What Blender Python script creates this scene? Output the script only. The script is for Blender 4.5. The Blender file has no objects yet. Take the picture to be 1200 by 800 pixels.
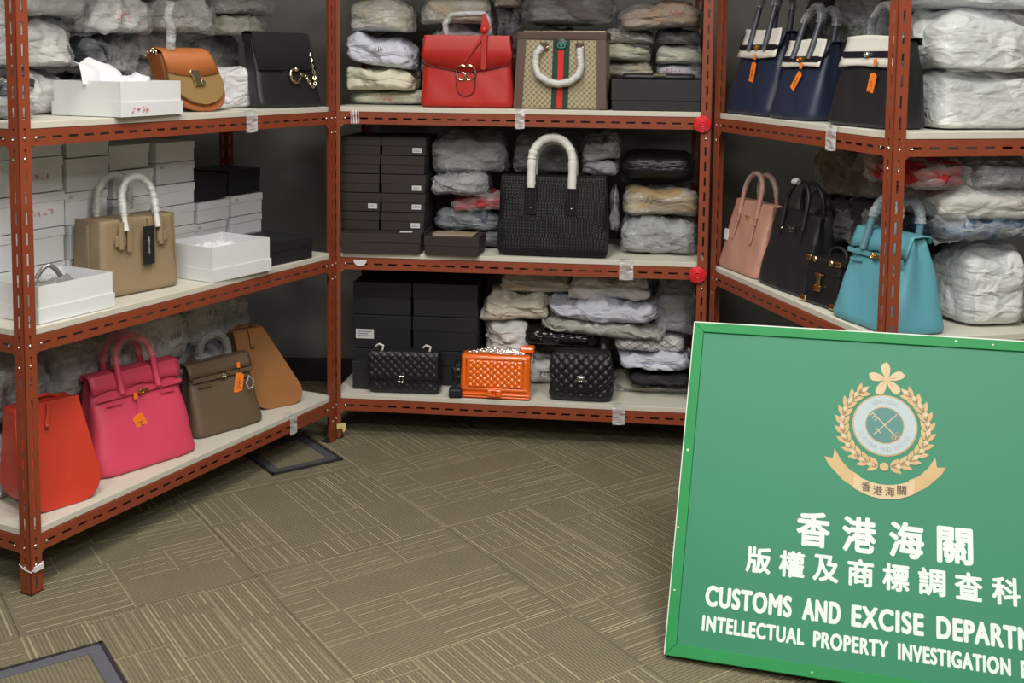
import bpy, math, random
import numpy as np
from mathutils import Matrix, Vector
PI = math.pi
SC = bpy.context.scene
COL = SC.collection

# ------------------------------------------------------------------ camera
cd = bpy.data.cameras.new('camera'); cam = bpy.data.objects.new('camera', cd); COL.objects.link(cam)
cd.sensor_width = 36; cd.lens = 39.0; cd.shift_y = -0.17647
Fw = Vector((0, .99620322, -.08705833)); Rt = Vector((.99993476, .00099443, .01137921)); Up = Vector((-.01142261, .08705265, .99613822))
cam.matrix_world = Matrix(((Rt.x, Up.x, -Fw.x, 0), (Rt.y, Up.y, -Fw.y, 0), (Rt.z, Up.z, -Fw.z, 1.242205), (0, 0, 0, 1)))
SC.camera = cam
# ------------------------------------------------------------------ world, lights, exposure
w = bpy.data.worlds.new('room_air'); SC.world = w; w.use_nodes = True
w.node_tree.nodes['Background'].inputs[0].default_value = (.93, .97, 1, 1)
w.node_tree.nodes['Background'].inputs[1].default_value = .16
LIGHTS = [(-1.0, -.6, 30), (1.0, -.6, 30), (-.55, 1.2, 24), (.75, 1.2, 24), (-.2, 2.5, 9)]
def area(x, y, z, sx, sy, e):
    l = bpy.data.lights.new('ceiling_lamp_light', 'AREA'); l.shape = 'RECTANGLE'; l.size = sx; l.size_y = sy; l.energy = e; l.color = (1, .965, .9)
    o = bpy.data.objects.new('ceiling_lamp_light', l); o.location = (x, y, z); COL.objects.link(o); return o
SC.view_settings.view_transform = 'Standard'; SC.view_settings.look = 'None'
SC.view_settings.exposure = .55; SC.view_settings.gamma = 1; SC.view_settings.use_curve_mapping = False

# ------------------------------------------------------------------ materials
MATS = {}
def nd(nt, t, **k):
    n = nt.nodes.new(t)
    for a, b in k.items(): setattr(n, a, b)
    return n
def mat(name, col, rough=.5, metal=0, grain=0, gscale=400, vary=.0, vscale=6, coat=0, spec=.5, wave=None, emit=0, sheen=0):
    if name in MATS: return MATS[name]
    m = bpy.data.materials.new(name); m.use_nodes = True; nt = m.node_tree; L = nt.links
    b = nt.nodes['Principled BSDF']
    b.inputs['Base Color'].default_value = (*col, 1); b.inputs['Roughness'].default_value = rough; b.inputs['Metallic'].default_value = metal
    b.inputs['Coat Weight'].default_value = coat; b.inputs['Coat Roughness'].default_value = .12; b.inputs['Specular IOR Level'].default_value = spec
    b.inputs['Sheen Weight'].default_value = sheen
    if emit: b.inputs['Emission Color'].default_value = (*col, 1); b.inputs['Emission Strength'].default_value = emit
    tc = nd(nt, 'ShaderNodeTexCoord')
    if vary:
        n = nd(nt, 'ShaderNodeTexNoise'); n.inputs['Scale'].default_value = vscale; n.inputs['Detail'].default_value = 5; L.new(tc.outputs['Object'], n.inputs['Vector'])
        mx = nd(nt, 'ShaderNodeMix', data_type='RGBA'); L.new(n.outputs['Fac'], mx.inputs[0])
        mx.inputs[6].default_value = (*[c * (1 - vary) for c in col], 1); mx.inputs[7].default_value = (*[min(1, c * (1 + vary)) for c in col], 1)
        L.new(mx.outputs[2], b.inputs['Base Color'])
    if grain:
        n = nd(nt, 'ShaderNodeTexNoise'); n.inputs['Scale'].default_value = gscale; n.inputs['Detail'].default_value = 3; L.new(tc.outputs['Object'], n.inputs['Vector'])
        bp = nd(nt, 'ShaderNodeBump'); bp.inputs['Strength'].default_value = grain; bp.inputs['Distance'].default_value = .002
        L.new(n.outputs['Fac'], bp.inputs['Height']); L.new(bp.outputs[0], b.inputs['Normal'])
    MATS[name] = m; return m
def film(name, tint=(.8, .82, .83), base=.07, haze=.20, rough=.10):
    """thin clear wrapping film: mostly see-through, milky where it bunches, sharp highlights"""
    if name in MATS: return MATS[name]
    m = bpy.data.materials.new(name); m.use_nodes = True; nt = m.node_tree; L = nt.links
    b = nt.nodes['Principled BSDF']; out = nt.nodes['Material Output']
    b.inputs['Base Color'].default_value = (*tint, 1); b.inputs['Roughness'].default_value = rough; b.inputs['Specular IOR Level'].default_value = .9
    tc = nd(nt, 'ShaderNodeTexCoord'); mp = nd(nt, 'ShaderNodeMapping'); mp.inputs['Scale'].default_value = (1, 1, 2.6); mp.inputs['Rotation'].default_value = (.3, .5, .4)
    L.new(tc.outputs['Object'], mp.inputs[0])
    n = nd(nt, 'ShaderNodeTexNoise'); n.inputs['Scale'].default_value = 7; n.inputs['Detail'].default_value = 3; n.inputs['Distortion'].default_value = 1.2; L.new(mp.outputs[0], n.inputs['Vector'])
    v1 = nd(nt, 'ShaderNodeTexVoronoi'); v1.inputs['Scale'].default_value = 13; v2 = nd(nt, 'ShaderNodeTexVoronoi'); v2.inputs['Scale'].default_value = 34
    nw = nd(nt, 'ShaderNodeTexNoise'); nw.inputs['Scale'].default_value = 5; L.new(mp.outputs[0], nw.inputs['Vector']); vm = nd(nt, 'ShaderNodeVectorMath', operation='MULTIPLY_ADD'); vm.inputs[1].default_value = (.12, .12, .12); L.new(nw.outputs['Color'], vm.inputs[0]); L.new(mp.outputs[0], vm.inputs[2])
    L.new(vm.outputs[0], v1.inputs['Vector']); L.new(vm.outputs[0], v2.inputs['Vector'])
    sm = nd(nt, 'ShaderNodeMath', operation='MULTIPLY_ADD'); sm.inputs[1].default_value = .35; L.new(v2.outputs['Distance'], sm.inputs[0]); L.new(v1.outputs['Distance'], sm.inputs[2])
    bp = nd(nt, 'ShaderNodeBump'); bp.inputs['Strength'].default_value = .75; bp.inputs['Distance'].default_value = .022; L.new(sm.outputs[0], bp.inputs['Height']); L.new(bp.outputs[0], b.inputs['Normal'])
    lw = nd(nt, 'ShaderNodeLayerWeight'); lw.inputs[0].default_value = .22; L.new(bp.outputs[0], lw.inputs['Normal'])
    mr = nd(nt, 'ShaderNodeMapRange'); mr.inputs[1].default_value = .36; mr.inputs[2].default_value = .72; mr.inputs[3].default_value = base; mr.inputs[4].default_value = base + haze; L.new(n.outputs['Fac'], mr.inputs[0])
    ad = nd(nt, 'ShaderNodeMath', operation='MULTIPLY_ADD', use_clamp=True); ad.inputs[1].default_value = .45; L.new(lw.outputs['Facing'], ad.inputs[0]); L.new(mr.outputs[0], ad.inputs[2])
    tr = nd(nt, 'ShaderNodeBsdfTransparent'); tr.inputs[0].default_value = (.97, .98, .98, 1)
    mx = nd(nt, 'ShaderNodeMixShader'); L.new(ad.outputs[0], mx.inputs[0]); L.new(tr.outputs[0], mx.inputs[1]); L.new(b.outputs[0], mx.inputs[2]); L.new(mx.outputs[0], out.inputs[0])
    MATS[name] = m; return m
def leather(name, col, rough=.5, **k): return mat(name, col, rough, grain=k.pop('grain', .35), gscale=k.pop('gscale', 420), vary=k.pop('vary', .10), vscale=7, **k)
STEEL = mat('painted_orange_steel', (.255, .052, .020), .48, vary=.22, vscale=9, grain=.12, gscale=60)
BOARD = mat('cream_shelf_board', (.62, .60, .52), .55, vary=.07, vscale=12)
ZINC = mat('zinc_bolt', (.62, .60, .54), .28, 1)
GOLD = mat('gold_metal', (.83, .58, .25), .18, 1)
PALEGOLD = mat('pale_gold_metal', (.85, .76, .52), .15, 1)
SILVER = mat('silver_metal', (.75, .75, .74), .2, 1)
WHITE = mat('white_card', (.76, .77, .79), .6, vary=.03)
FELT = mat('white_felt', (.70, .68, .62), .95, grain=.5, gscale=250)
TISSUE = mat('tissue_paper', (.74, .75, .78), .75, grain=.4, gscale=30)
INK = mat('black_ink', (.01, .01, .012), .6)
REDINK = mat('red_ink', (.62, .07, .08), .6)
ORANGE_CARD = mat('orange_card', (.93, .22, .02), .6)
DARK = mat('dark_card', (.012, .012, .017), .55, vary=.2)
BROWN = mat('brown_card', (.030, .019, .018), .6, vary=.15)
STICK = mat('sticker_paper', (.70, .70, .72), .6)
RED_PLASTIC = mat('red_plastic', (.72, .02, .03), .35)
FILM = film('clear_film'); FILM2 = film('milky_film', base=.16, haze=.30, rough=.16); FILM3 = film('thin_film', base=.03, haze=.14)

# ------------------------------------------------------------------ mesh helpers
class MB:
    def __init__(s): s.v = []; s.f = []; s.m = []
    def add(s, v, f, m=0):
        o = len(s.v); s.v += [tuple(p) for p in v]; s.f += [tuple(i + o for i in q) for q in f]; s.m += [m] * len(f); return s
    def box(s, x0, x1, y0, y1, z0, z1, m=0):
        return s.add([(x, y, z) for z in (z0, z1) for y in (y0, y1) for x in (x0, x1)], [(0, 2, 3, 1), (4, 5, 7, 6), (0, 1, 5, 4), (2, 6, 7, 3), (0, 4, 6, 2), (1, 3, 7, 5)], m)
    def tube(s, pts, r, n=8, closed=False, m=0, flat=1):
        P = [Vector(p) for p in pts]; N = len(P); rings = []; up = None
        for i in range(N):
            a = P[i - 1] if (i or closed) else P[i]; b = P[(i + 1) % N] if (i < N - 1 or closed) else P[i]
            t = (b - a).normalized()
            if up is None:
                up = t.orthogonal().normalized()
                if abs(t.y) < .9: up = (Vector((0, 1, 0)) - t * t.y).normalized()
            up = (up - t * up.dot(t)).normalized(); sd = t.cross(up); rr = r[i] if hasattr(r, '__len__') else r
            rings.append([P[i] + up * (math.cos(2 * PI * k / n) * rr * flat) + sd * (math.sin(2 * PI * k / n) * rr) for k in range(n)])
        v = [p for q in rings for p in q]; f = []
        for i in range(N if closed else N - 1):
            j = (i + 1) % N
            for k in range(n): f.append((i * n + k, i * n + (k + 1) % n, j * n + (k + 1) % n, j * n + k))
        if not closed: f += [tuple(range(n))[::-1], tuple((N - 1) * n + k for k in range(n))]
        return s.add(v, f, m)
    def poly(s, pts, y0, y1, m=0):
        """outline in x-z extruded from y0 (front) to y1"""
        n = len(pts); v = [(x, y0, z) for x, z in pts] + [(x, y1, z) for x, z in pts]
        return s.add(v, [tuple(range(n)), tuple(range(2 * n - 1, n - 1, -1))] + [((i + 1) % n, i, i + n, (i + 1) % n + n) for i in range(n)], m)
    def dome(s, c, r, ax, h=None, n=10, m=0):
        """flattened bolt head at c pointing along ax"""
        ax = Vector(ax).normalized(); u = ax.orthogonal().normalized(); w_ = ax.cross(u); h = h or r * .6; v = []; f = []
        for j, a in enumerate((0, .5, 1.0)):
            for k in range(n):
                q = Vector(c) + ax * (h * math.sin(a * 1.3)) + (u * math.cos(2 * PI * k / n) + w_ * math.sin(2 * PI * k / n)) * r * math.cos(a * 1.3); v.append(q)
        for j in range(2):
            for k in range(n): f.append((j * n + k, j * n + (k + 1) % n, (j + 1) * n + (k + 1) % n, (j + 1) * n + k))
        f.append(tuple(2 * n + k for k in range(n))); return s.add(v, f, m)
    def build(s, name, mats, parent=None, smooth=None, bevel=0, solid=0, seg=2):
        me = bpy.data.meshes.new(name); me.from_pydata([tuple(p) for p in s.v], [], s.f)
        for q in (mats if isinstance(mats, (list, tuple)) else [mats]): me.materials.append(q)
        if any(s.m): me.polygons.foreach_set('material_index', s.m)
        if smooth is not None:
            me.polygons.foreach_set('use_smooth', [True] * len(s.f))
            if smooth < 180: me.set_sharp_from_angle(angle=math.radians(smooth))
        me.update(); o = bpy.data.objects.new(name, me); COL.objects.link(o)
        if solid:
            q = o.modifiers.new('thickness', 'SOLIDIFY'); q.thickness = solid; q.offset = 0
        if bevel:
            q = o.modifiers.new('edges', 'BEVEL'); q.width = bevel; q.segments = seg; q.limit_method = 'ANGLE'; q.angle_limit = .6
        if parent: o.parent = parent
        return o
def tag(o, label=None, cat=None, group=None, kind=None):
    for k, v in (('label', label), ('category', cat), ('group', group), ('kind', kind)):
        if v: o[k] = v
    return o
def thing(name, label, cat, group=None):
    o = bpy.data.objects.new(name, None); o.empty_display_size = .05; COL.objects.link(o); return tag(o, label, cat, group)
RACK = {'L': ((-1.10244, 2.47163), (.4400, .8980), {1: .15154, 2: .62349, 3: 1.09846}),
        'K': ((-.5881, 3.5786), (.99461, -.10367), {1: .15154, 2: .62349, 3: 1.09846}),
        'R': ((.6220, 3.4172), (.23776, -.97132), {1: .15154, 2: .62349, 3: 1.09846})}
def frame(rk):
    (ox, oy), (ex, ey), _ = RACK[rk]
    return Matrix(((ex, -ey, 0, ox), (ey, ex, 0, oy), (0, 0, 1, 0), (0, 0, 0, 1)))
def put(o, rk, sh, s, d, z=0, rot=0, lean=0, side=0, lay=0):
    """stand a thing on shelf sh of a rack: s along its front, d inward; rot about z; lean/side shear it back / sideways"""
    zt = RACK[rk][2][sh] + z + .0012 if sh else z
    o.matrix_world = frame(rk) @ Matrix.Translation((s, d, zt)) @ Matrix.Rotation(math.radians(rot), 4, 'Z') @ Matrix.Rotation(math.radians(lay), 4, 'X')
    if lean or side:
        S = Matrix(((1, 0, side, 0), (0, 1, lean, 0), (0, 0, 1, 0), (0, 0, 0, 1)))
        for c in ([o] if o.type == 'MESH' else []) + list(o.children_recursive): c.data.transform(S)
    return o

def sring(hw, hd, n, seg):
    a = np.linspace(0, 2 * PI, 720, endpoint=False); c, s = np.cos(a), np.sin(a)
    x = hw * np.sign(c) * np.abs(c) ** (2 / n); y = hd * np.sign(s) * np.abs(s) ** (2 / n)
    x = np.append(x, x[0]); y = np.append(y, y[0]); L = np.concatenate([[0], np.cumsum(np.hypot(np.diff(x), np.diff(y)))])
    t = np.linspace(0, L[-1], seg, endpoint=False); return np.interp(t, L, x), np.interp(t, L, y)
def bagbody(w0, w1, d0, d1, h, n=7, seg=56, lv=22, bulge=.06, pinch=.0, rb=.012, rt=.004, quilt=None, curve=1.0, seed=0, wob=.0015):
    """upright soft bag body; superelliptic rings from base to top"""
    V = []; F = []; rs = np.random.RandomState(seed)
    zs = [0, rb * .12, rb * .4, rb] + list(np.linspace(rb, h - rt, lv + 1)[1:]) + [h - rt * .3, h]
    ph = rs.rand(4) * 6
    for i, z in enumerate(zs):
        t = z / h; tt = t ** curve; hw = (w0 + (w1 - w0) * tt) / 2; hd = (d0 + (d1 - d0) * t) / 2 * (1 + bulge * math.sin(PI * t))
        ins = 0
        if z < rb: ins = rb * (1 - math.sqrt(max(0, 1 - (1 - z / rb) ** 2)))
        if z > h - rt: ins = rt * (1 - math.sqrt(max(0, 1 - ((z - h + rt) / rt) ** 2)))
        x, y = sring(hw - ins, hd - ins, n, seg)
        if pinch: x = x * (1 - pinch * t * (1 - np.abs(y / (hd - ins + 1e-9))) ** 1.5)
        if wob: y = y + wob * np.sin(x * 31 + ph[0] + z * 17) * np.sin(z * 37 + ph[1]) + wob * .6 * np.sin(x * 67 + z * 43 + ph[2]); x = x + wob * np.sin(z * 41 + ph[3] + y * 30)
        if quilt:
            a, p = quilt; u = (x + z) / p; v_ = (x - z) / p; q = np.sqrt(np.abs(np.sin(PI * u) * np.sin(PI * v_))) * a
            y = y + np.where(np.abs(y) > hd * .55, np.sign(y) * q, 0)
        V += [(float(x[k]), float(y[k]), z) for k in range(seg)]
    m = len(zs)
    for i in range(m - 1):
        for k in range(seg): F.append((i * seg + k, i * seg + (k + 1) % seg, (i + 1) * seg + (k + 1) % seg, (i + 1) * seg + k))
    F += [tuple(range(seg))[::-1], tuple((m - 1) * seg + k for k in range(seg))]
    return MB().add(V, F)
def strip(path, ws, nx=14, sag=0, wob=0, xo=0, foot=None):
    """sheet following a y-z path, width ws[i] at path[i]"""
    V = []; F = []; n = len(path)
    for i, (y, z) in enumerate(path):
        for k in range(nx + 1):
            u = k / nx * 2 - 1
            zz = z - (sag * (1 - u * u) if i == n - 1 else 0)
            if foot and i == n - 1: zz += foot(u)
            V.append((xo + u * ws[i] / 2, y + wob * math.sin(u * 5 + i), zz))
    for i in range(n - 1):
        for k in range(nx): a = i * (nx + 1) + k; F.append((a, a + 1, a + nx + 2, a + nx + 1))
    return MB().add(V, F)
def harc(hx, z0, z1, y0, y1=None, n=18, xo=0, sx=1):
    """handle centreline: legs up from z0, rounded arch to z1"""
    y1 = y0 if y1 is None else y1; rz = min(hx * 1.15, (z1 - z0) * .75); zb = z1 - rz; P = []
    for z in (z0, (z0 + zb) / 2): P.append((xo - hx, y0 + (y1 - y0) * (z - z0) / (z1 - z0), z))
    for i in range(n + 1):
        a = PI - PI * i / n; z = zb + rz * math.sin(a); P.append((xo + hx * math.cos(a), y0 + (y1 - y0) * (z - z0) / (z1 - z0), z))
    for z in ((z0 + zb) / 2, z0): P.append((xo + hx, y0 + (y1 - y0) * (z - z0) / (z1 - z0), z))
    return P
def wrap_tube(path, r, seed=1, n=9):
    rs = np.random.RandomState(seed); P = []
    for a, b in zip(path[:-1], path[1:]):
        for k in range(3): P.append(Vector(a).lerp(Vector(b), k / 3))
    P.append(Vector(path[-1])); return MB().tube(P, [r * (1 + .22 * (rs.rand() - .3)) for _ in P], n)
# cube-sphere template for soft packages
def cubegrid(n):
    idx = {}; V = []; F = []
    def vid(p):
        if p not in idx: idx[p] = len(V); V.append(p)
        return idx[p]
    for ax in range(3):
        for sgn in (0, n):
            for i in range(n):
                for j in range(n):
                    q = []
                    for a, b in ((i, j), (i + 1, j), (i + 1, j + 1), (i, j + 1)):
                        p = [0, 0, 0]; p[ax] = sgn; p[(ax + 1) % 3] = a; p[(ax + 2) % 3] = b; q.append(vid(tuple(p)))
                    F.append(tuple(q if sgn else q[::-1]))
    return np.array(V, float) / n * 2 - 1, F
CG = cubegrid(22); CGF = cubegrid(34)
def folds(P, rs, fr, amp, sharp, k=7, asp=1.0):
    out = np.zeros(len(P)); wv = rs.randn(3, 3); wp = rs.rand(3) * 6
    Q = P + .010 * np.sin(P @ (wv * 9) + wp)
    for i in range(k):
        d = rs.randn(3) * np.array([1, 1, asp]); d /= np.linalg.norm(d); f = fr * (.6 + 1.1 * rs.rand())
        env = .5 + .5 * np.sin(P @ (rs.randn(3) * 9) + rs.rand() * 6)
        out += env * (1 - np.abs(np.sin(Q @ d * f + rs.rand() * 6))) ** sharp
    return (out / k - .25) * amp * 3
def softblock(w, d, h, seed, k=5.0, pillow=.5, amp=.008, fr=34, sharp=2.2, grow=0, tilt=0, droop=0, fine=False):
    """sagging soft parcel: domed top, corners that hang over what lies below"""
    V, F = CGF if fine or w > .2 else CG; rs = np.random.RandomState(seed)
    r = (np.abs(V) ** k).sum(1) ** (1 / k); p = V / r[:, None]
    x, y, z = p[:, 0].copy(), p[:, 1].copy(), p[:, 2].copy()
    e = np.clip(np.abs(x) ** 4 * .75 + np.abs(y) ** 4 * .55, 0, 1)
    a1, a2, a3, a4 = rs.rand(4) * 6
    lump = 1 + .10 * np.sin(x * 2.3 + a1) * np.sin(y * 2.1 + a2) + .06 * np.sin(x * 5 + a3 + y * 2)
    top = h * lump * (1 - pillow * e); bot = -droop * h * e * (1 + .5 * np.sin(x * 3 + y * 2 + a4))
    ox = 1 + .05 * np.sin(y * 2.6 + a2 + z) ; oy = 1 + .06 * np.sin(x * 3.4 + a3 + z * 1.5)
    q = np.stack([x * ox * w / 2, y * oy * d / 2, bot + (z + 1) / 2 * (top - bot)], 1)
    nrm = p / np.linalg.norm(p, axis=1)[:, None] * np.array([1 / w, 1 / d, 1 / h]) * min(w, d, h); nrm /= np.linalg.norm(nrm, axis=1)[:, None]
    s = folds(q, rs, fr, amp * 1.7, sharp, asp=.45) + folds(q, rs, fr * 2.2, amp * .75, sharp + 1, 6) + folds(q, rs, fr * .35, amp * .9, 1.2, 3)
    low = np.clip((z + 1) * 2.5, 0, 1); q += nrm * ((s + grow) * (.15 + .85 * low))[:, None]
    top_ = np.percentile(q[:, 2], 97); q[:, 0] *= w / (q[:, 0].max() - q[:, 0].min()); q[:, 1] *= d / (q[:, 1].max() - q[:, 1].min())
    q[:, 0] -= (q[:, 0].max() + q[:, 0].min()) / 2; q[:, 1] -= (q[:, 1].max() + q[:, 1].min()) / 2
    q[:, 2] = np.where(q[:, 2] > 0, q[:, 2] * h / top_, q[:, 2])
    q[:, 2] += tilt * q[:, 0]
    if not droop: q[:, 2] = np.maximum(q[:, 2] - (tilt * -abs(w / 2) if tilt else 0) * 0, 1e-4)
    return MB().add(q.tolist(), F)
def cloth(name, col, rough=.85, **k):
    new = name not in MATS; m = mat(name, col, rough, vary=.05, vscale=9, grain=.25, gscale=180, **k)
    if new:
        nt = m.node_tree; L = nt.links; tc = [n for n in nt.nodes if n.type == 'TEX_COORD'][0]; b0 = [n for n in nt.nodes if n.type == 'BUMP'][0]
        mp = nd(nt, 'ShaderNodeMapping'); mp.inputs['Scale'].default_value = (1, 1, 2.2); mp.inputs['Rotation'].default_value = (.4, .3, .2); L.new(tc.outputs['Object'], mp.inputs[0])
        v = nd(nt, 'ShaderNodeTexNoise'); v.inputs['Scale'].default_value = 12; v.inputs['Detail'].default_value = 2; v.inputs['Distortion'].default_value = .8; L.new(mp.outputs[0], v.inputs['Vector'])
        b1 = nd(nt, 'ShaderNodeBump'); b1.inputs['Strength'].default_value = .7; b1.inputs['Distance'].default_value = .03; L.new(v.outputs['Fac'], b1.inputs['Height']); L.new(b1.outputs[0], b0.inputs['Normal'])
    return m
PKN = [0]
def package(rk, sh, s0, s1, z0, z1, d, dep, m, label, rot=0, wrap=None, pillow=.45, amp=.009, name='wrapped_package', cat='package', group=None, scrawl=None, tilt=0, k=5, fr=34, tie=False):
    PKN[0] += 1; sd = PKN[0] * 7 + 3
    w_, h = s1 - s0, z1 - z0; dr = .13 if z0 > .01 else 0; pillow *= .5
    t = thing(name, label, cat, group)
    softblock(w_ * .97, dep * .95, h * .95, sd, k=k, pillow=pillow, amp=amp * .8, fr=fr, tilt=tilt, droop=dr).build('contents' if wrap else 'cloth', m, t, smooth=180)
    if wrap:
        softblock(w_, dep, h * .97, sd + 1, k=k + 1, pillow=pillow * .85, amp=amp * .9, fr=fr * 1.2, grow=.004, tilt=tilt, droop=dr, fine=True).build('plastic_sleeve', wrap, t, smooth=180)
    if scrawl:
        mi, sx, sz = scrawl; scribble(t, sx, -dep / 2 * 1.05 - .003, h * sz, .05, .022, mi, sd)
    put(t, rk, sh, (s0 + s1) / 2, d + dep / 2, z0, rot)
    return t
def scribble(t, x, y, z, w_, h, m, seed, name='handwriting', plane='front', r=.0009):
    rs = random.Random(seed); mb = MB(); n = 4
    for i in range(n):
        cx = x - w_ / 2 + w_ * (i + .5) / n
        for _ in range(3):
            a = (cx + rs.uniform(-.4, .4) * w_ / n, z + rs.uniform(-.5, .5) * h); b = (cx + rs.uniform(-.5, .5) * w_ / n, z + rs.uniform(-.5, .5) * h); c = ((a[0] + b[0]) / 2 + rs.uniform(-.2, .2) * w_ / n, (a[1] + b[1]) / 2)
            mb.tube([(a[0], y, a[1]), (c[0], y, c[1]), (b[0], y, b[1])], r, 4)
    return mb.build(name, m, t)
def text(t, body, x, y, z, w_=None, h=None, m=INK, size=.02, bold=0, name='lettering', extrude=.0004, rz=0, align='CENTER'):
    """flat printed text in the x-z plane facing -y, fitted to w_ x h, as a mesh"""
    c = bpy.data.curves.new(name, 'FONT'); c.body = body; c.size = size; c.align_x = align; c.align_y = 'CENTER'; c.extrude = 0 if bold else extrude; c.space_character = 1.12 if bold and len(body) > 1 else 1
    o = bpy.data.objects.new(name, c); COL.objects.link(o); bpy.context.view_layer.update()
    me = bpy.data.meshes.new_from_object(o.evaluated_get(bpy.context.evaluated_depsgraph_get())); bpy.data.objects.remove(o); me.name = name
    n = len(me.vertices); co = np.empty(n * 3); me.vertices.foreach_get('co', co); co = co.reshape(-1, 3)
    lo, hi = co.min(0), co.max(0); dx, dy = hi[0] - lo[0], hi[1] - lo[1]
    sx = w_ / dx if w_ else None; sy = h / dy if h else None; sx = sx or sy or 1; sy = sy or sx
    cx = (lo[0] + hi[0]) / 2 if align == 'CENTER' else lo[0]; cy = (lo[1] + hi[1]) / 2
    X = (co[:, 0] - cx) * sx; Z = (co[:, 1] - cy) * sy; ca, sa = math.cos(rz), math.sin(rz)
    if bold:
        fs = [tuple(p.vertices) for p in me.polygons]; X0, Z0, Y0 = X, Z, co[:, 2]; V = []; F = []
        for k in range(8):
            V.append(np.stack([X0 * (1 - 2 * bold / w_) + bold * math.cos(k * PI / 4), Y0 + k * 2e-5, Z0 * (1 - 2 * bold / h) + bold * math.sin(k * PI / 4)], 1)); F += [tuple(v + k * n for v in f) for f in fs]
        V = np.concatenate(V); X, Z = V[:, 0], V[:, 2]; co = np.stack([X, X, V[:, 1]], 1)
        me2 = bpy.data.meshes.new(name); me2.from_pydata(V.tolist(), [], F); bpy.data.meshes.remove(me); me = me2
    q = np.stack([x + X * ca - Z * sa, y - co[:, 2], z + X * sa + Z * ca], 1); me.vertices.foreach_set('co', q.ravel()); me.materials.clear(); me.materials.append(m); me.update()
    r = bpy.data.objects.new(name, me); COL.objects.link(r); r.parent = t; return r

# ------------------------------------------------------------------ the room
WALL = mat('grey_wall_paint', (.16, .155, .145), .8, vary=.06, vscale=3)
CEIL = mat('white_ceiling', (.75, .75, .73), .8)
def struct(name, mb, m, **k): return tag(mb.build(name, m, **k), kind='structure')
ceil = struct('ceiling', MB().box(-2.6, 2.6, -2.6, 4.6, 2.62, 2.68), CEIL)
struct('wall_back', MB().box(-2.6, 2.6, 4.25, 4.33, 0, 2.62), WALL)
struct('wall_left', MB().box(-2.68, -2.6, -2.6, 4.33, 0, 2.62), WALL)
struct('wall_right', MB().box(2.6, 2.68, -2.6, 4.33, 0, 2.62), WALL)
struct('wall_front', MB().box(-2.68, 2.68, -2.68, -2.6, 0, 2.62), WALL)
struct('baseboard_back', MB().box(-2.6, 2.6, 4.235, 4.25, .006, .09), mat('dark_skirting', (.03, .03, .032), .5))
# floor slab and its carpet tiles (0.53 m, laid at 33 degrees, ribs turned on alternate tiles)
floor = struct('floor', MB().box(-2.6, 2.6, -2.6, 4.33, -.05, -.004), mat('screed', (.12, .115, .10), .9))
def carpet_mat(name, col, rib):
    m = mat(name, col, .95, vary=.16, vscale=9); nt = m.node_tree; L = nt.links; b = nt.nodes['Principled BSDF']; tc = [n for n in nt.nodes if n.type == 'TEX_COORD'][0]
    src = b.inputs['Base Color'].links[0].from_socket
    sp = nd(nt, 'ShaderNodeSeparateXYZ'); L.new(tc.outputs['Object'], sp.inputs[0])
    wv = nd(nt, 'ShaderNodeMath', operation='MULTIPLY'); wv.inputs[1].default_value = 2 * PI / .0085; L.new(sp.outputs['X'], wv.inputs[0])
    sn = nd(nt, 'ShaderNodeMath', operation='SINE'); L.new(wv.outputs[0], sn.inputs[0])
    n2 = nd(nt, 'ShaderNodeTexNoise'); n2.inputs['Scale'].default_value = 260; n2.inputs['Detail'].default_value = 2; L.new(tc.outputs['Object'], n2.inputs['Vector'])
    a = nd(nt, 'ShaderNodeMath', operation='MULTIPLY_ADD'); a.inputs[1].default_value = rib; a.inputs[2].default_value = .82; L.new(sn.outputs[0], a.inputs[0])
    a2 = nd(nt, 'ShaderNodeMath', operation='MULTIPLY_ADD'); a2.inputs[1].default_value = .75; L.new(n2.outputs['Fac'], a2.inputs[0]); L.new(a.outputs[0], a2.inputs[2])
    a3 = nd(nt, 'ShaderNodeMath', operation='SUBTRACT'); a3.inputs[1].default_value = .2; L.new(a2.outputs[0], a3.inputs[0])
    mx = nd(nt, 'ShaderNodeVectorMath', operation='SCALE'); L.new(src, mx.inputs[0]); L.new(a3.outputs[0], mx.inputs['Scale']); L.new(mx.outputs[0], b.inputs['Base Color'])
    bp = nd(nt, 'ShaderNodeBump'); bp.inputs['Strength'].default_value = .5; bp.inputs['Distance'].default_value = .002; L.new(sn.outputs[0], bp.inputs['Height']); L.new(bp.outputs[0], b.inputs['Normal'])
    return m
CARP = carpet_mat('olive_ribbed_carpet', (.168, .146, .090), .22); YARN = carpet_mat('cream_carpet_yarn', (.315, .28, .175), .08)
TS = .53
def carpet_tile(seed):
    rs = random.Random(seed); mb = MB(); g = .0007; H = TS / 2 - g
    mb.box(-H, H, -H, H, -.004, 0)
    # bands of long pale yarn lines running along y, broken by plain fields and framed by cross lines
    nb = 4; cw = TS / nb
    def ln(x0, x1, y0, y1): mb.add([(x0, y0, .0005), (x1, y0, .0005), (x1, y1, .0005), (x0, y1, .0005)], [(0, 1, 2, 3)], 1)
    for i in range(nb):
        y = -H; x0 = -H + i * cw
        while y < H - .03:
            L = min(rs.choice((.10, .14, .19, .25)), H - y); k = rs.random()
            if k > .22:
                c = rs.choice((4, 5, 6))
                for j in range(c):
                    xx = x0 + (j + .5 + rs.uniform(-.2, .2)) * cw / c; ww = rs.choice((.0013, .0018, .0026)); ln(xx - ww, xx + ww, y + rs.uniform(0, .02), y + L - rs.uniform(0, .02))
            if rs.random() > .35: ww = .0016; ln(x0, x0 + cw, y + L - .006 - ww, y + L - .006 + ww)
            y += L
        if rs.random() > .3: ln(x0 - .002, x0 + .002, -H, H)
    me = mb.build('carpet_tile', [CARP, YARN]); return me
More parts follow.
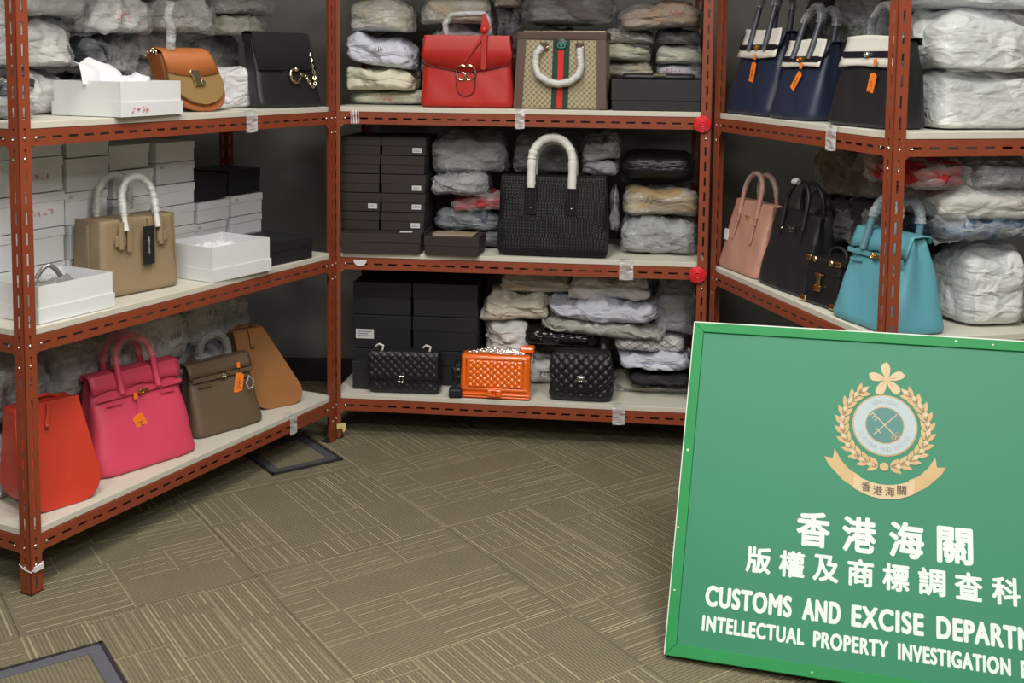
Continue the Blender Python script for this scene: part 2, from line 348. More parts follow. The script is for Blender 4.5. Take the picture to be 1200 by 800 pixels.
protos = [carpet_tile(s) for s in (3, 11, 29, 47)]
ca, sa = math.cos(math.radians(34)), math.sin(math.radians(34)); first = {0: 1, 1: 1, 2: 1, 3: 1}; rc = random.Random(5)
for i in range(-5, 6):
    for j in range(-6, 6):
        x = -.608 + (i + .5) * TS * ca - (j + .5) * TS * sa; y = 2.587 + (i + .5) * TS * sa + (j + .5) * TS * ca
        if abs(x) > 2.2 or y < .2 or y > 4.3: continue
        k = rc.randrange(4)
        if first[k]: o = protos[k]; first[k] = 0
        else: o = protos[k].copy(); COL.objects.link(o)
        o.location = (x, y, 0); o.rotation_euler = (0, 0, math.radians(34 + (90 if (i + j) % 2 else 0) + rc.choice((0, 180)))); o.parent = floor
# floor access covers: dark frame inlaid round a carpet square
GREYFR = mat('grey_blue_metal', (.10, .105, .13), .5, vary=.15); BLKFR = mat('worn_black_rubber', (.022, .020, .022), .6, vary=.3)
def floor_cover(label, cx, cy, w_, d_, ang, fw, m1):
    t = thing('floor_access_cover', label, 'floor cover')
    MB().box(-w_ / 2, w_ / 2, -d_ / 2, d_ / 2, .0008, .003).build('carpet_inlay', CARP, t)
    for nm, a in (('frame_bar', (-w_ / 2, w_ / 2, d_ / 2 - fw, d_ / 2)), ('frame_bar', (-w_ / 2, w_ / 2, -d_ / 2, -d_ / 2 + fw)), ('frame_bar', (-w_ / 2, -w_ / 2 + fw, -d_ / 2 + fw, d_ / 2 - fw)), ('frame_bar', (w_ / 2 - fw, w_ / 2, -d_ / 2 + fw, d_ / 2 - fw))):
        MB().box(*a, .0008, .0055).build(nm, m1, t, bevel=.001)
    o = w_ / 2 + .008; p = d_ / 2 + .008
    for a in ((-o, o, d_ / 2 + .0002, p), (-o, o, -p, -d_ / 2 - .0002), (-o, -w_ / 2 - .0002, -p, p), (w_ / 2 + .0002, o, -p, p)):
        MB().box(*a, .0008, .0065).build('rubber_edge', BLKFR, t)
    t.location = (cx, cy, 0); t.rotation_euler = (0, 0, math.radians(ang)); return t
def corner_at(cx, cy, w_, d_, ang):  # centre from its upper right corner
    a = math.radians(ang); return cx - w_ / 2 * math.cos(a) + d_ / 2 * math.sin(a), cy - w_ / 2 * math.sin(a) - d_ / 2 * math.cos(a)
x, y = corner_at(-.865, 2.258, .36, .36, 34.5); floor_cover('dark framed carpeted floor hatch in the bare carpet at the lower left corner', x, y, .36, .36, 34.5, .028, GREYFR)
x, y = corner_at(-.735, 3.42, .10, .25, 33)
floor_cover('small grey framed floor hatch half under the foot of the left rack', -.695, 3.42, .22, .26, 36, .028, mat('dull_dark_grey', (.07, .072, .08), .6, vary=.15))

# ceiling lamps
for (x, y, e), wh in zip(LIGHTS, ('rearmost at the left behind the viewer', 'rearmost at the right behind the viewer', 'left of the aisle centre', 'right of the aisle centre', 'nearest the back rack')):
    t = thing('ceiling_lamp', 'recessed square ceiling light panel, ' + wh, 'ceiling light', 'ceiling light panels')
    MB().box(-.3, .3, -.3, .3, -.012, 0).build('lamp_frame', mat('white_metal', (.8, .8, .8), .4), t)
    MB().box(-.28, .28, -.28, .28, -.016, -.0125).build('diffuser', mat('lamp_diffuser', (1, .97, .92), .5, emit=2.2), t)
    t.location = (x, y, 2.62); area(x, y, 2.60, .56, .56, e)

# ------------------------------------------------------------------ shelving racks
FL = .033; BH = .037; TH = .0022; BT = .018; DEP = .45; TOP = 2.05
LV = {1: .13354, 2: .60549, 3: 1.08046, 4: 1.556}
def slotted(L, W, pitch=.0475, sl=.028, sw=.006, off=.02):
    """flat strip L long (u) and W wide (v) with a row of long holes; returns verts (u,v), faces"""
    us = [0]; hole = []
    u = off
    while u + sl < L - .008: us += [u, u + sl]; hole.append(len(us) - 2); u += pitch
    us.append(L); vs = [0, W / 2 - sw / 2, W / 2 + sw / 2, W]; V = [(a, b) for a in us for b in vs]; F = []
    for i in range(len(us) - 1):
        for j in range(3):
            if j == 1 and i in hole: continue
            F.append((i * 4 + j, (i + 1) * 4 + j, (i + 1) * 4 + j + 1, i * 4 + j + 1))
    return V, F
def post(t, s, d, ss, sd, name='post'):
    """L-section upright with its outer corner at (s,d); flanges run along ss*x and sd*y"""
    mb = MB(); V, F = slotted(TOP, FL, off=.012)
    mb.add([(s + ss * v, d + sd * TH / 2, u) for u, v in V], F); mb.add([(s + ss * TH / 2, d + sd * v, u) for u, v in V], F)
    o = mb.build(name, STEEL, t, solid=TH); return o
BOLT = []
def bolt(g, c, rz):
    if not BOLT: BOLT.append(MB().dome((0, 0, 0), .0042, (0, -1, 0)).build('bolt', ZINC, g, smooth=60)); o = BOLT[0]
    else: o = BOLT[0].copy(); COL.objects.link(o); o.parent = g
    o.location = c; o.rotation_euler = (0, 0, -rz); return o
def rack(rk, L, label, feet):
    t = thing('shelving_rack', label, 'shelving rack', None)
    for i, (s, d, ss, sd) in enumerate(((0, 0, 1, 1), (L, 0, -1, 1), (0, DEP, 1, -1), (L, DEP, -1, -1))):
        p = post(t, s, d, ss, sd)
        MB().box(min(s, s + ss * (FL + .002)), max(s, s + ss * (FL + .002)), min(d, d + sd * (FL + .002)), max(d, d + sd * (FL + .002)), 0, .004).build('foot_pad', mat('black_rubber', (.015, .015, .015), .7), p)
    for lv, zb in LV.items():
        for axis, s0, d0, ln_, sg in (('s', 0, 0, L, 1), ('s', 0, DEP, L, -1), ('d', 0, 0, DEP, 1), ('d', L, 0, DEP, -1)):
            mb = MB(); V, F = slotted(ln_ - 2 * TH - .002, BH, off=.045); b = TH + .001; q = TH * 1.6
            if axis == 's':
                mb.add([(u + b, d0 + sg * q, zb - BH + v) for u, v in V], F); mb.add([(b, d0 + sg * q, zb), (L - b, d0 + sg * q, zb), (L - b, d0 + sg * (q + .03), zb), (b, d0 + sg * (q + .03), zb)], [(0, 1, 2, 3)])
            else:
                mb.add([(s0 + sg * q, u + b, zb - BH + v) for u, v in V], F); mb.add([(s0 + sg * q, b, zb), (s0 + sg * q, DEP - b, zb), (s0 + sg * (q + .03), DEP - b, zb), (s0 + sg * (q + .03), b, zb)], [(0, 1, 2, 3)])
            mb.build('beam', STEEL, t, solid=TH * .8)
        MB().box(TH * 3, L - TH * 3, TH * 3, DEP - TH * 3, zb + .002, zb + BT).build('shelf_board', BOARD, t, bevel=.0015)
        # corner gussets with curved edge, and bolts
        for cs, sg in ((0, 1), (L, -1)):
            G = [(0, 0), (.062, 0)] + [(.062 - .047 * math.sin(a), -.052 * (1 - math.cos(a))) for a in (.3, .6, .9, 1.2, PI / 2)] + [(0, -.056)]
            mb = MB(); n = len(G); base = zb - BH + .004
            gs = [(cs + sg * (u + .003), base + v) for u, v in G]
            if sg < 0: gs = gs[::-1]
            g = MB().poly(gs, TH * 2.2, TH * 3.2).build('gusset', mat('gusset_steel', (.40, .13, .05), .5, vary=.15), t)
            
            for (u, z) in ((.0165, zb - BH / 2), (.048, zb - BH / 2), (.0165, zb - BH - .028)): bolt(g, (cs + sg * u, -.0004, z), 0)
            # end side (short side of the rack)
            gd = MB(); pts = [(v_, u_ + .003) for u_, v_ in G]
            q = [(cs + sg * TH * 2.2, u, base + v) for u, v in [(a + .003, b) for a, b in G]]; q2 = [(cs + sg * TH * 3.2, y, z) for _, y, z in q]
            gd.add(q + q2, [tuple(range(n)), tuple(range(2 * n - 1, n - 1, -1))] + [((i + 1) % n, i, i + n, (i + 1) % n + n) for i in range(n)])
            g2 = gd.build('gusset', mat('gusset_steel', (0, 0, 0)), t)
            for (u, z) in ((.0165, zb - BH / 2), (.048, zb - BH / 2), (.0165, zb - BH - .028)): bolt(g2, (cs - sg * .0004, u, z), -sg * PI / 2)
    t.matrix_world = frame(rk); return t
rL = rack('L', 1.212, 'rust orange slotted steel rack on the left with white boxes and colourful handbags', None)
rK = rack('K', 1.215, 'rust orange slotted steel rack standing straight across the back of the aisle', None)
rR = rack('R', .967, 'rust orange slotted steel rack on the right behind the green sign', None)

# little things fixed on the racks
def rosette(s, z, label):
    t = thing('red_rosette', label, 'rosette'); mb = MB()
    for k in range(4):
        r = .024 - k * .005; mb.tube([((r + .0012 * math.sin(j * 2.3 + k)) * math.cos(2 * PI * j / 22), -.004 - k * .0018, (r + .0012 * math.cos(j * 3.1)) * math.sin(2 * PI * j / 22)) for j in range(22)], .0035, 6, closed=True)
    mb.build('petals', RED_PLASTIC, t, smooth=180); MB().dome((0, -.001, 0), .019, (0, -1, 0), .009, 12).build('centre', RED_PLASTIC, t, smooth=60)
    put(t, 'K', 0, s, -.0045, z)
rosette(1.186, LV[3] - .019, 'crumpled red plastic disc taped to the back rack corner at the upper shelf')
rosette(1.183, LV[2] - .019, 'crumpled red plastic disc taped to the back rack corner at the middle shelf')
t = thing('rubber_band_loop', 'white and pink rubber bands looped over the upper beam of the back rack', 'rubber bands')
for k in range(4):
    x = -.012 + k * .008; MB().tube([(x + .0015 * math.sin(a * 2), -.0045 - .006 * (1 if math.cos(a) < 0 else .2), -.022 * math.cos(a) ) for a in [i * 2 * PI / 16 for i in range(16)]], .0016, 6, closed=True).build('band', mat('pink_rubber', (.75, .35, .38), .5) if k in (0, 3) else WHITE, t, smooth=180)
put(t, 'K', 0, .083, -.001, LV[3] - .014)
t = tag(MB().poly([(.022 * math.cos(a), .022 * math.sin(a) * .95) for a in [PI + i * PI / 12 for i in range(13)]], -.0003, .0002).build('paper_label', STICK), 'white half round paper sticker on the middle beam of the back rack', 'sticker')
put(t, 'K', 0, .098, -.0012, LV[2] - .004)
TAPE = film('adhesive_tape', base=.25, haze=.4)
def tape(rk, s, z, w_, label, h=.045):
    t = tag(MB().add([(-w_ / 2, -.0012, -h), (w_ / 2, -.0012, -h * .95), (w_ / 2, -.0014, .004), (-w_ / 2, -.0014, .003), (w_ / 2, .0035, .0185), (-w_ / 2, .0035, .0187), (w_ / 2 * 1.05, .03, .0192), (-w_ / 2, .031, .0192)], [(0, 1, 2, 3), (3, 2, 4, 5), (5, 4, 6, 7)]).build('clear_tape', TAPE), label, 'tape')
    put(t, rk, 0, s, 0, z)
tape('K', .615, LV[3], .03, 'clear adhesive tape over the upper beam of the back rack'); tape('K', .96, LV[2], .045, 'clear adhesive tape over the middle beam of the back rack')
tape('K', .945, LV[1], .04, 'clear adhesive tape over the lowest beam of the back rack'); tape('L', .985, LV[1], .035, 'frayed clear adhesive tape over the lowest beam of the left rack')
tape('R', .70, LV[3], .05, 'clear adhesive tape over the upper beam of the right rack'); tape('L', .80, LV[3], .05, 'clear adhesive tape over the upper beam of the left rack')
t = thing('cable_tie', 'white cable tie round the front foot of the left rack', 'cable tie')
MB().tube([(-.001, -.0025, .058), (.0165, -.003, .066), (.0345, -.0015, .07), (.034, .034, .06), (-.0015, .0345, .07), (-.0025, .016, .062)], .0015, 6, closed=True).build('band', STICK, t)
MB().box(.006, .033, -.006, -.003, .056, .068).build('label_flag', STICK, t); put(t, 'L', 0, 0, 0, 0)
t = tag(MB().add([(.0, -.0014, .05), (.031, -.0014, .056), (.033, -.0014, .036), (.024, -.0014, .022), (.017, -.0014, .038), (.001, -.0014, .032)], [(0, 5, 4, 3, 2, 1)]).build('yellow_tape', mat('yellow_tape', (.72, .60, .22), .5)), 'torn pale yellow tape on the rack foot at the back left corner', 'tape')
put(t, 'K', 0, .0185, 0, 0)
# ==OBJECTS==

# ------------------------------------------------------------------ bag details
def clasp(t, x, y, z, m=GOLD, w_=.020, name='clasp'):
    mb = MB(); mb.box(x - w_ / 2, x + w_ / 2, y - .004, y, z - .006, z + .006); mb.box(x + w_ * .55, x + w_ * 1.1, y - .003, y, z - .004, z + .004)
    mb.tube([(x + .006 * math.cos(a), y - .006, z + .006 * math.sin(a)) for a in [i * PI / 5 for i in range(10)]], .0014, 6, closed=True)
    return mb.build(name, m, t, bevel=.0008)
def stud(t, x, y, z, m=GOLD, r=.004, name='stud'): return MB().dome((x, y, z), r, (0, -1, 0), n=12).build(name, m, t, smooth=60)
def hang_tag(t, x, y, z, w_=.026, h=.045, rz=0, drop=.05, small=True, seed=1, m=ORANGE_CARD, ink=True, name='paper_tag'):
    """orange paper label on a black string; (x,y,z) is the knot"""
    mb = MB(); mb.tube([(x, y, z), (x + .002, y - .004, z - drop * .5), (x, y - .003, z - drop)], .0008, 5)
    mb.build('tag_string', INK, t)
    ca, sa = math.cos(rz), math.sin(rz); zz = z - drop; P = [(-w_ / 2, -h), (w_ / 2, -h), (w_ / 2, .003), (w_ * .2, .008), (-w_ * .2, .008), (-w_ / 2, .003)]
    p = MB().poly([(x + a * ca - b * sa, zz + a * sa + b * ca) for a, b in P], y - .0055, y - .0045).build(name, m, t)
    if ink:
        rs = random.Random(seed); q = []
        for i in range(9): a, b = math.sin(i * 2.4 + seed) * w_ * .22, -h * (.2 + .07 * i); q.append((x + a * ca - b * sa, y - .0062, zz + a * sa + b * ca))
        MB().tube(q, .0006, 4).build('tag_writing', INK, p)
    if small: MB().box(x - .0055, x + .0055, y - .005, y - .0035, z - .012, z + .004).build('small_tag', m, t)
def birkin(name, label, m, w_, wt, h, dp, hh, hx=.055, felt=None, single=False, handle_m=None, sleeve=FILM2, tagp=None, strap_z=.80, clm=GOLD, flapdrop=.17, edge=None, pinch=.10, hr=.0088, cat='handbag', backlean=.3, seed=0, strap_m=None):
    t = thing(name, label, cat); dt = dp * .28
    bagbody(w_, wt, dp, dt, h, n=6, pinch=pinch, seed=seed, bulge=.08, rb=.014).build('body', m, t, smooth=50)
    Y = lambda z: -((dp + (dt - dp) * z / h) / 2 * (1 + .08 * math.sin(PI * z / h))) - .0035
    W = lambda z: w_ + (wt - w_) * z / h
    zf = h * (1 - flapdrop)
    path = [(dt / 2 + .002, h - .012), (dt / 2, h + .003), (0, h + .005), (Y(h) + .001, h + .003), (Y(h) - .003, h - .008), (Y((h + zf) / 2) - .002, (h + zf) / 2), (Y(zf) - .0025, zf)]
    strip(path, [wt * 1.0, wt * 1.02, wt * 1.03, wt * 1.04, W(h) * 1.04, W(h * .92) * 1.02, W(zf) * .99], nx=18, foot=lambda u: (.0035 * math.cos(u * 3 * PI) if felt is None else 0)).build('flap', m, t, smooth=60, solid=.003)
    sm = strap_m or m; zs = h * strap_z
    for z_, a in ((zs, .96), ):
        MB().box(-W(z_) * .5 * a, W(z_) * .5 * a, Y(z_) - .0075, Y(z_) - .0045, z_ - .006, z_ + .006).build('front_strap', sm, t, bevel=.001)
    for sg in (-1, 1): MB().box(sg * W(zs) * .30 - .022, sg * W(zs) * .30 + .022, Y(zs - .018) - .005, Y(zs - .018) - .002, zs - .022, zs - .017).build('strap_end', sm, t)
    if felt:
        za, zb = h * .70, h + .012
        f = MB(); nx, nz = 10, 8; V = []; F = []
        for j in range(nz + 1):
            z = za + (zb - za) * j / nz
            for i in range(nx + 1):
                u = i / nx * 2 - 1; V.append((u * W(z) * .46, Y(min(z, h)) - .0052 - .0006 * math.sin(u * 4 + j * .5), z + .0022 * math.sin(u * 3 + seed) * (j in (0, nz))))
        for j in range(nz):
            for i in range(nx): a = j * (nx + 1) + i; F.append((a, a + 1, a + nx + 2, a + nx + 1))
        MB().add(V, F).build('felt_cover', felt, t, smooth=60, solid=.0015)
        MB().box(-W(zs) * .42, W(zs) * .42, Y(zs) - .0105, Y(zs) - .0078, zs - .008, zs + .008).build('turn_strap', sm, t, bevel=.001)
    clasp(t, 0, Y(zs) - (.0105 if felt else .0075), zs, clm)
    hm = handle_m or m
    if single:
        P = harc(hx, h + .002, h + hh, 0); MB().tube(P, hr, 10).build('handle', hm, t, smooth=60)
        if sleeve: wrap_tube(P[1:-1], hr * 1.35, seed).build('plastic_wrap', sleeve, t, smooth=60)
        for sg in (-1, 1):
            MB().tube([(sg * hx + .010 * math.cos(a), 0, h + .008 + .010 * math.sin(a)) for a in [i * PI / 6 for i in range(12)]], .002, 6, closed=True).build('handle_ring', clm, t, smooth=60)
    else:
        for k, sg in enumerate((-1, 1)):
            y0 = (Y(h * .8) - .010) if sg < 0 else (dt / 2 + .010)
            P = harc(hx, h * .80, h + hh * (1 if sg < 0 else .93), y0, y0 * (.3 if sg < 0 else 1.2)); MB().tube(P, hr, 10).build('handle', hm, t, smooth=60)
            if sleeve: wrap_tube(P[2:-2], hr * 1.4, seed + k).build('plastic_wrap', sleeve, t, smooth=60)
    if tagp:
        x, z, w2, h2, rz, dr = tagp; hang_tag(t, x, Y(z) - .011, z, w2, h2, rz, dr, seed=seed + 1)
    return t
def outline_round(w_, h, r, n=10, wt=None):
    """x-z outline with big rounded lower corners, straight top"""
    wt = wt or w_; P = [(wt / 2, h)]
    P = [(-wt / 2, h)] + [(-w_ / 2 + r - r * math.cos(a), r - r * math.sin(a)) for a in [i * PI / 2 / n for i in range(n + 1)]] + [(w_ / 2 - r + r * math.sin(a), r - r * math.cos(a)) for a in [i * PI / 2 / n for i in range(n + 1)]] + [(wt / 2, h)]
    return P
def slab_panel(P, y0, y1, m, t, name, bevel=.002): return MB().poly(P, y0, y1).build(name, m, t, bevel=bevel, smooth=40)
def chain(t, path, m, r=.0048, wr=.0012, name='chain'):
    """links laid one after another along a path"""
    P = [Vector(p) for p in path]; L = [0]
    for a, b in zip(P[:-1], P[1:]): L.append(L[-1] + (b - a).length)
    n = max(3, int(L[-1] / (r * 1.55))); mb = MB()
    for k in range(n):
        s_ = (k + .5) / n * L[-1]; i = max(j for j in range(len(L)) if L[j] <= s_); i = min(i, len(P) - 2); f = (s_ - L[i]) / (L[i + 1] - L[i]); c = P[i].lerp(P[i + 1], f); d = (P[i + 1] - P[i]).normalized()
        u = d.orthogonal().normalized(); v = d.cross(u); u = (u if k % 2 else v)
        mb.tube([c + d * (math.cos(a) * r) + u * (math.sin(a) * r * .62) for a in [j * PI / 4 for j in range(8)]], wr, 5, closed=True)
    return mb.build(name, m, t, smooth=60)

# ------------------------------------------------------------------ boxes
def lidded_box(rk, sh, s, d, z, w_, dep, h, m, label, rot=0, lid=.028, group=None, sticker=None, name='white_box', scr=None, lidm=None):
    t = thing(name, label, 'box', group)
    MB().box(-w_ / 2 + .002, w_ / 2 - .002, .002, dep - .002, .0005, h - .003).build('box_body', m, t, bevel=.001)
    MB().box(-w_ / 2, w_ / 2, 0, dep, h - lid, h - .001).build('lid', lidm or m, t, bevel=.001)
    if sticker:
        x, z_, a, b = sticker; MB().box(x - a / 2, x + a / 2, -.0008, .0015, z_ - b / 2, z_ + b / 2).build('label_sticker', STICK, t)
        for i in range(3): MB().box(x - a * .38, x + a * (.38 - .2 * (i == 1)), -.0012, -.0006, z_ + b * (.22 - .22 * i), z_ + b * (.28 - .22 * i)).build('printed_line', INK, t)
    if scr: scribble(t, scr[0], -.0012, scr[1], scr[2], scr[3], scr[4], int(s * 100 + z * 50) + 3, r=.0008)
    return put(t, rk, sh, s, d, z, rot)
def open_box(rk, sh, s, d, w_, dep, h, label, rot=0, m=WHITE, lip=.036, closed=False):
    """box without its lid, standing in the upturned lid"""
    t = thing('open_white_box', label, 'box'); e = .0025
    mb = MB(); mb.box(-w_ / 2, w_ / 2, 0, dep, .0005, .003)
    for a in ((-w_ / 2, w_ / 2, 0, e), (-w_ / 2, w_ / 2, dep - e, dep), (-w_ / 2, -w_ / 2 + e, e, dep - e), (w_ / 2 - e, w_ / 2, e, dep - e)): mb.box(*a, .003, lip)
    mb.build('upturned_lid', m, t); mb = MB(); a0 = w_ / 2 - e - .001; mb.box(-a0, a0, e + .001, dep - e - .001, .0035, .006)
    for a in ((-a0, a0, e + .001, 2 * e + .001), (-a0, a0, dep - 2 * e - .001, dep - e - .001), (-a0, -a0 + e, 2 * e, dep - 2 * e), (a0 - e, a0, 2 * e, dep - 2 * e)): mb.box(*a, .006, h)
    if closed: mb.box(-a0, a0, e, dep - e, h - .002, h)
    mb.build('box_body', m, t)
    return put(t, rk, sh, s, d, 0, rot)

# ---- left rack, middle shelf: columns of white shoe-style boxes
cols = [(.100, .225, .150, [.092] * 4 + [.05], 'stack behind the orange post'), (.258, .235, .150, [.092, .092, .092, .092, .05], 'stack just right of the post'), (.414, .235, .146, [.09, .09, .088, .09, .055], 'stack behind the tan tote'),
        (.572, .235, .150, [.078, .078, .078, .078, .07], 'stack above the right handle of the tote'), (.742, .235, .158, [.064, .064, .064, .064, .064, .06], 'tall stack right of the tan tote'), (.905, .24, .142, [.062, .062, .064], 'stack under the left black box'), (1.065, .24, .150, [.064, .062, .066], 'stack under the right black box')]
ORD = ['lowest', 'second', 'third', 'fourth', 'fifth', 'topmost']
for ci, (s, d, w_, hs, desc) in enumerate(cols):
    z = 0
    for k, h in enumerate(hs):
        stk = (-w_ * .36, h - .014, .018, .011) if (ci + k) % 2 == 0 else None
        red = ci == 1 and k in (2, 3)
        scr = (0, h * .45, .07, .018, REDINK) if red else None
        o = ORD[k] if k < len(hs) - 1 else 'topmost'
        lidded_box('L', 2, s + .004 * math.sin(ci * 3 + k * 2.1), d + .004 * math.sin(k * 2.7 + ci), z, w_, .2, h - .001, WHITE, ('white box with red writing, ' if red else 'flat white box, ') + (o + ' in the ' if o in ORD[1:5] else o + ' in the ') + desc, 0, .024, 'stacked white boxes', stk, scr=scr); z += h
for i, (s, z, h, w_) in enumerate(((.902, .19, .075, .150), (1.064, .194, .078, .152))):
    lidded_box('L', 2, s, .245, z, w_, .185, h, DARK, ('black card box on the left low white stack', 'black card box on the right low white stack')[i], 0, .03, name='black_box')
# front row
t = open_box('L', 2, .175, .02, .225, .19, .088, 'open white box at the left end holding a grey wrapped bag', -2)
t = package('L', 2, .09, .26, .012, .080, .045, .13, mat('pewter_leather', (.23, .225, .22), .35), 'grey shiny clutch in crinkled film lying in the left open white box', -2, FILM, .6, .008, name='grey_clutch', cat='bag', fr=60)
pt = harc(.028, .0, .045, 0); 
t = thing('padlock_charm', 'curved silver handle sticking up from the left open white box', 'handle'); MB().tube([(-.03 + .06 * i / 10, 0, .012 + .03 * math.sin(PI * i / 10)) for i in range(11)], .006, 8).build('handle_tube', mat('satin_grey', (.35, .34, .33), .25, .6), t, smooth=60); put(t, 'L', 2, .15, .09, .078, -20)
t = open_box('L', 2, .752, -.002, .235, .20, .098, 'open white box with tissue right of the tan tote', -5)
package('L', 2, .66, .84, .02, .094, .03, .14, TISSUE, 'crumpled white tissue and card inside the right open white box', -5, None, .5, .010, name='tissue_paper', cat='tissue', fr=60)
scribble(bpy.data.objects['open_white_box.001'], -.135 + .02, .0, .03, .001, .001, INK, 2) if False else None
lidded_box('L', 2, .99, .02, 0, .225, .20, .070, DARK, 'low black lidded box near the back end of the middle left shelf', -6, .03, name='black_box')

# tan tote with wrapped handles
TAN = leather('tan_grained_leather', (.29, .215, .125), .5)
def tan_tote():
    t = thing('tan_tote', 'tan leather tote with white wrapped handles and a black hang tag', 'handbag'); h = .2; dp = .13
    bagbody(.25, .235, dp, .105, h, n=12, pinch=.03, bulge=.0, rb=.012, wob=.001, seed=3).build('body', TAN, t, smooth=50)
    for sg in (-1, 1):  # side wings of the gussets
        MB().add([(sg * .121, -.055, .03), (sg * .121, .055, .03), (sg * .117, .05, h + .002), (sg * .117, -.05, h + .002)], [(0, 1, 2, 3)]).build('side_gusset', TAN, t, solid=.004)
        MB().box(-.125 * (1 if sg < 0 else .985), -.118, -.01, .0, .02, h * .95).build('gusset_seam', TAN, t) if sg < 0 else None
    yf = -.0625
    for sg in (-1, 1):
        P = harc(.050, h * .86, h + .108, yf - .007 if sg < 0 else .056, (yf + .02) if sg < 0 else .045)
        MB().tube(P, .0075, 10).build('handle', mat('white_paper_wrap', (.70, .69, .66), .6, grain=.4, gscale=60), t, smooth=60)
        wrap_tube(P[1:-1], .0105, 5 + sg).build('plastic_wrap', FILM2, t, smooth=60)
        MB().tube([(sg * .062 - .001 + .001, yf - .006, h * .62), (sg * .062, yf - .006, h * .98)], .0085, 4, flat=.35).build('handle_tab', TAN, t)
    for x in (-.066, .066): MB().box(x - .016, x + .016, yf - .0065, yf - .001, h * .66, h * .80).build('strap_tab', TAN, t, bevel=.003)
    MB().box(-.048, -.034, yf - .010, yf - .006, h * .58, h * 1.04).build('buckle_strap', TAN, t, bevel=.001)
    MB().tube([(.012, yf - .008, h * 1.0), (.015, yf - .010, h * .88)], .001, 5).build('tag_chain', SILVER, t)
    p = MB().box(-.002, .034, yf - .013, yf - .010, h * .38, h * .89).build('hang_tag', DARK, t, bevel=.0006)
    text(p, 'SAINT LAURENT', .016, yf - .0134, h * .64, .045, .004, mat('pale_print', (.6, .58, .5), .5), rz=PI / 2)
    for x in (-.08, .10): MB().dome((x, -.03, .002), .006, (0, 0, -1), .002).build('foot_stud', GOLD, t)
    return t
put(tan_tote(), 'L', 2, .455, .145, 0, -8)

# ---- left rack, top shelf
t = open_box('L', 3, .402, -.010, .228, .225, .088, 'large white box with tissue paper and red writing on the top left shelf', 3)
scribble(t, -.045, -.002, .017, .07, .014, REDINK, 4)
package('L', 3, .31, .50, .03, .105, .06, .12, TISSUE, 'folded white tissue paper rising out of the large white box on the top left shelf', 3, None, .35, .012, name='tissue_paper', cat='tissue', fr=30)
t = tag(MB().build('x', TISSUE) if False else strip([(0, 0), (.01, .03), (.03, .05), (.07, .055)], [.16, .15, .13, .12], nx=16, wob=.006, foot=lambda u: .012 * math.sin(u * 4)).build('tissue_sheet', TISSUE, smooth=180), 'curled sheet of white tissue standing in the large white box', 'tissue'); put(t, 'L', 3, .35, .10, .08, 10)
# saddle bag
ORL = leather('orange_brown_leather', (.44, .135, .035), .45); OLV = mat('olive_tan_suede', (.27, .165, .055), .9, vary=.08, grain=.3, gscale=500)
t = thing('saddle_bag', 'small rounded saddle bag with orange flap, olive suede front and pale clasp', 'handbag')
P = [(x, z * .88 + .020) for x, z in outline_round(.160, .165, .080, wt=.128)]
MB().poly(outline_round(.168, .162, .070, wt=.135), -.035, .060).build('body', ORL, t, bevel=.008, smooth=50)
slab_panel(P, -.052, -.034, OLV, t, 'front_panel', .003)
strip([(.04, .160), (.03, .172), (-.02, .175), (-.050, .166), (-.0545, .150), (-.0545, .108)], [.13, .134, .137, .14, .145, .150], nx=18, foot=lambda u: -.010 * (1 - u * u)).build('flap', ORL, t, smooth=60, solid=.003)
c = MB(); c.box(-.012, .012, -.061, -.056, .072, .116); c.box(-.016, -.008, -.063, -.056, .10, .112); c.box(.006, .018, -.064, -.057, .076, .088); c.build('clasp', PALEGOLD, t, bevel=.002)
for sg in (-1, 1): MB().tube([(sg * .070, -.01 + .009 * math.cos(a), .165 + .009 * math.sin(a)) for a in [i * PI / 6 for i in range(12)]], .0025, 6, closed=True).build('strap_ring', PALEGOLD, t, smooth=60)
chain(t, [(-.07, -.01, .172), (-.085, .0, .165), (-.09, .02, .15), (-.085, .04, .16)], PALEGOLD, .0055)
put(t, 'L', 3, .685, .085, 0, -22, lean=.24, side=-.30)
# boxed white package behind it
package('L', 3, .80, 1.0, 0, .128, .14, .16, cloth('pale_white_cloth', (.70, .70, .72)), 'white cloth wrapped box between the saddle bag and the black suede bag', -8, None, .12, .004, k=9)
package('L', 3, .74, .85, 0, .035, .09, .08, TISSUE, 'scrap of crumpled white paper under the white cloth wrapped box', 10, None, .4, .006, name='crumpled_paper', cat='paper', fr=60)
# black suede flap bag
SUEDE = mat('black_suede', (.010, .010, .012), .95, vary=.2, sheen=.05); BLK = leather('black_smooth_leather', (.016, .016, .018), .42)
t = thing('black_flap_bag', 'slim black bag with suede flap, silver ring and gold chain on the top left shelf', 'handbag')
bagbody(.25, .22, .06, .045, .225, n=10, pinch=0, seed=8).build('body', BLK, t, smooth=50)
strip([(.022, .20), (.022, .229), (0, .2315), (-.026, .229), (-.030, .215), (-.0345, .115)], [.222, .224, .224, .224, .226, .232], nx=14).build('flap', SUEDE, t, smooth=60, solid=.004)
MB().tube([(.02 + .019 * math.cos(a), -.040, .098 + .021 * math.sin(a)) for a in [.9 + i * 5.0 / 16 for i in range(17)]], [.003 + .002 * math.sin(PI * i / 16) for i in range(17)], 8).build('ring_clasp', PALEGOLD, t, smooth=60)
MB().dome((.028, -.038, .118), .009, (0, -1, 0), .008).build('clasp_ball', PALEGOLD, t, smooth=60)
chain(t, [(.04, -.042, .10), (.06, -.044, .098), (.068, -.043, .08), (.082, -.042, .063), (.094, -.042, .07), (.098, -.040, .10), (.097, -.038, .13), (.100, -.032, .17)], PALEGOLD, .006, .0014)
put(t, 'L', 3, 1.062, .075, 0, -12, lean=.20, side=-.04)
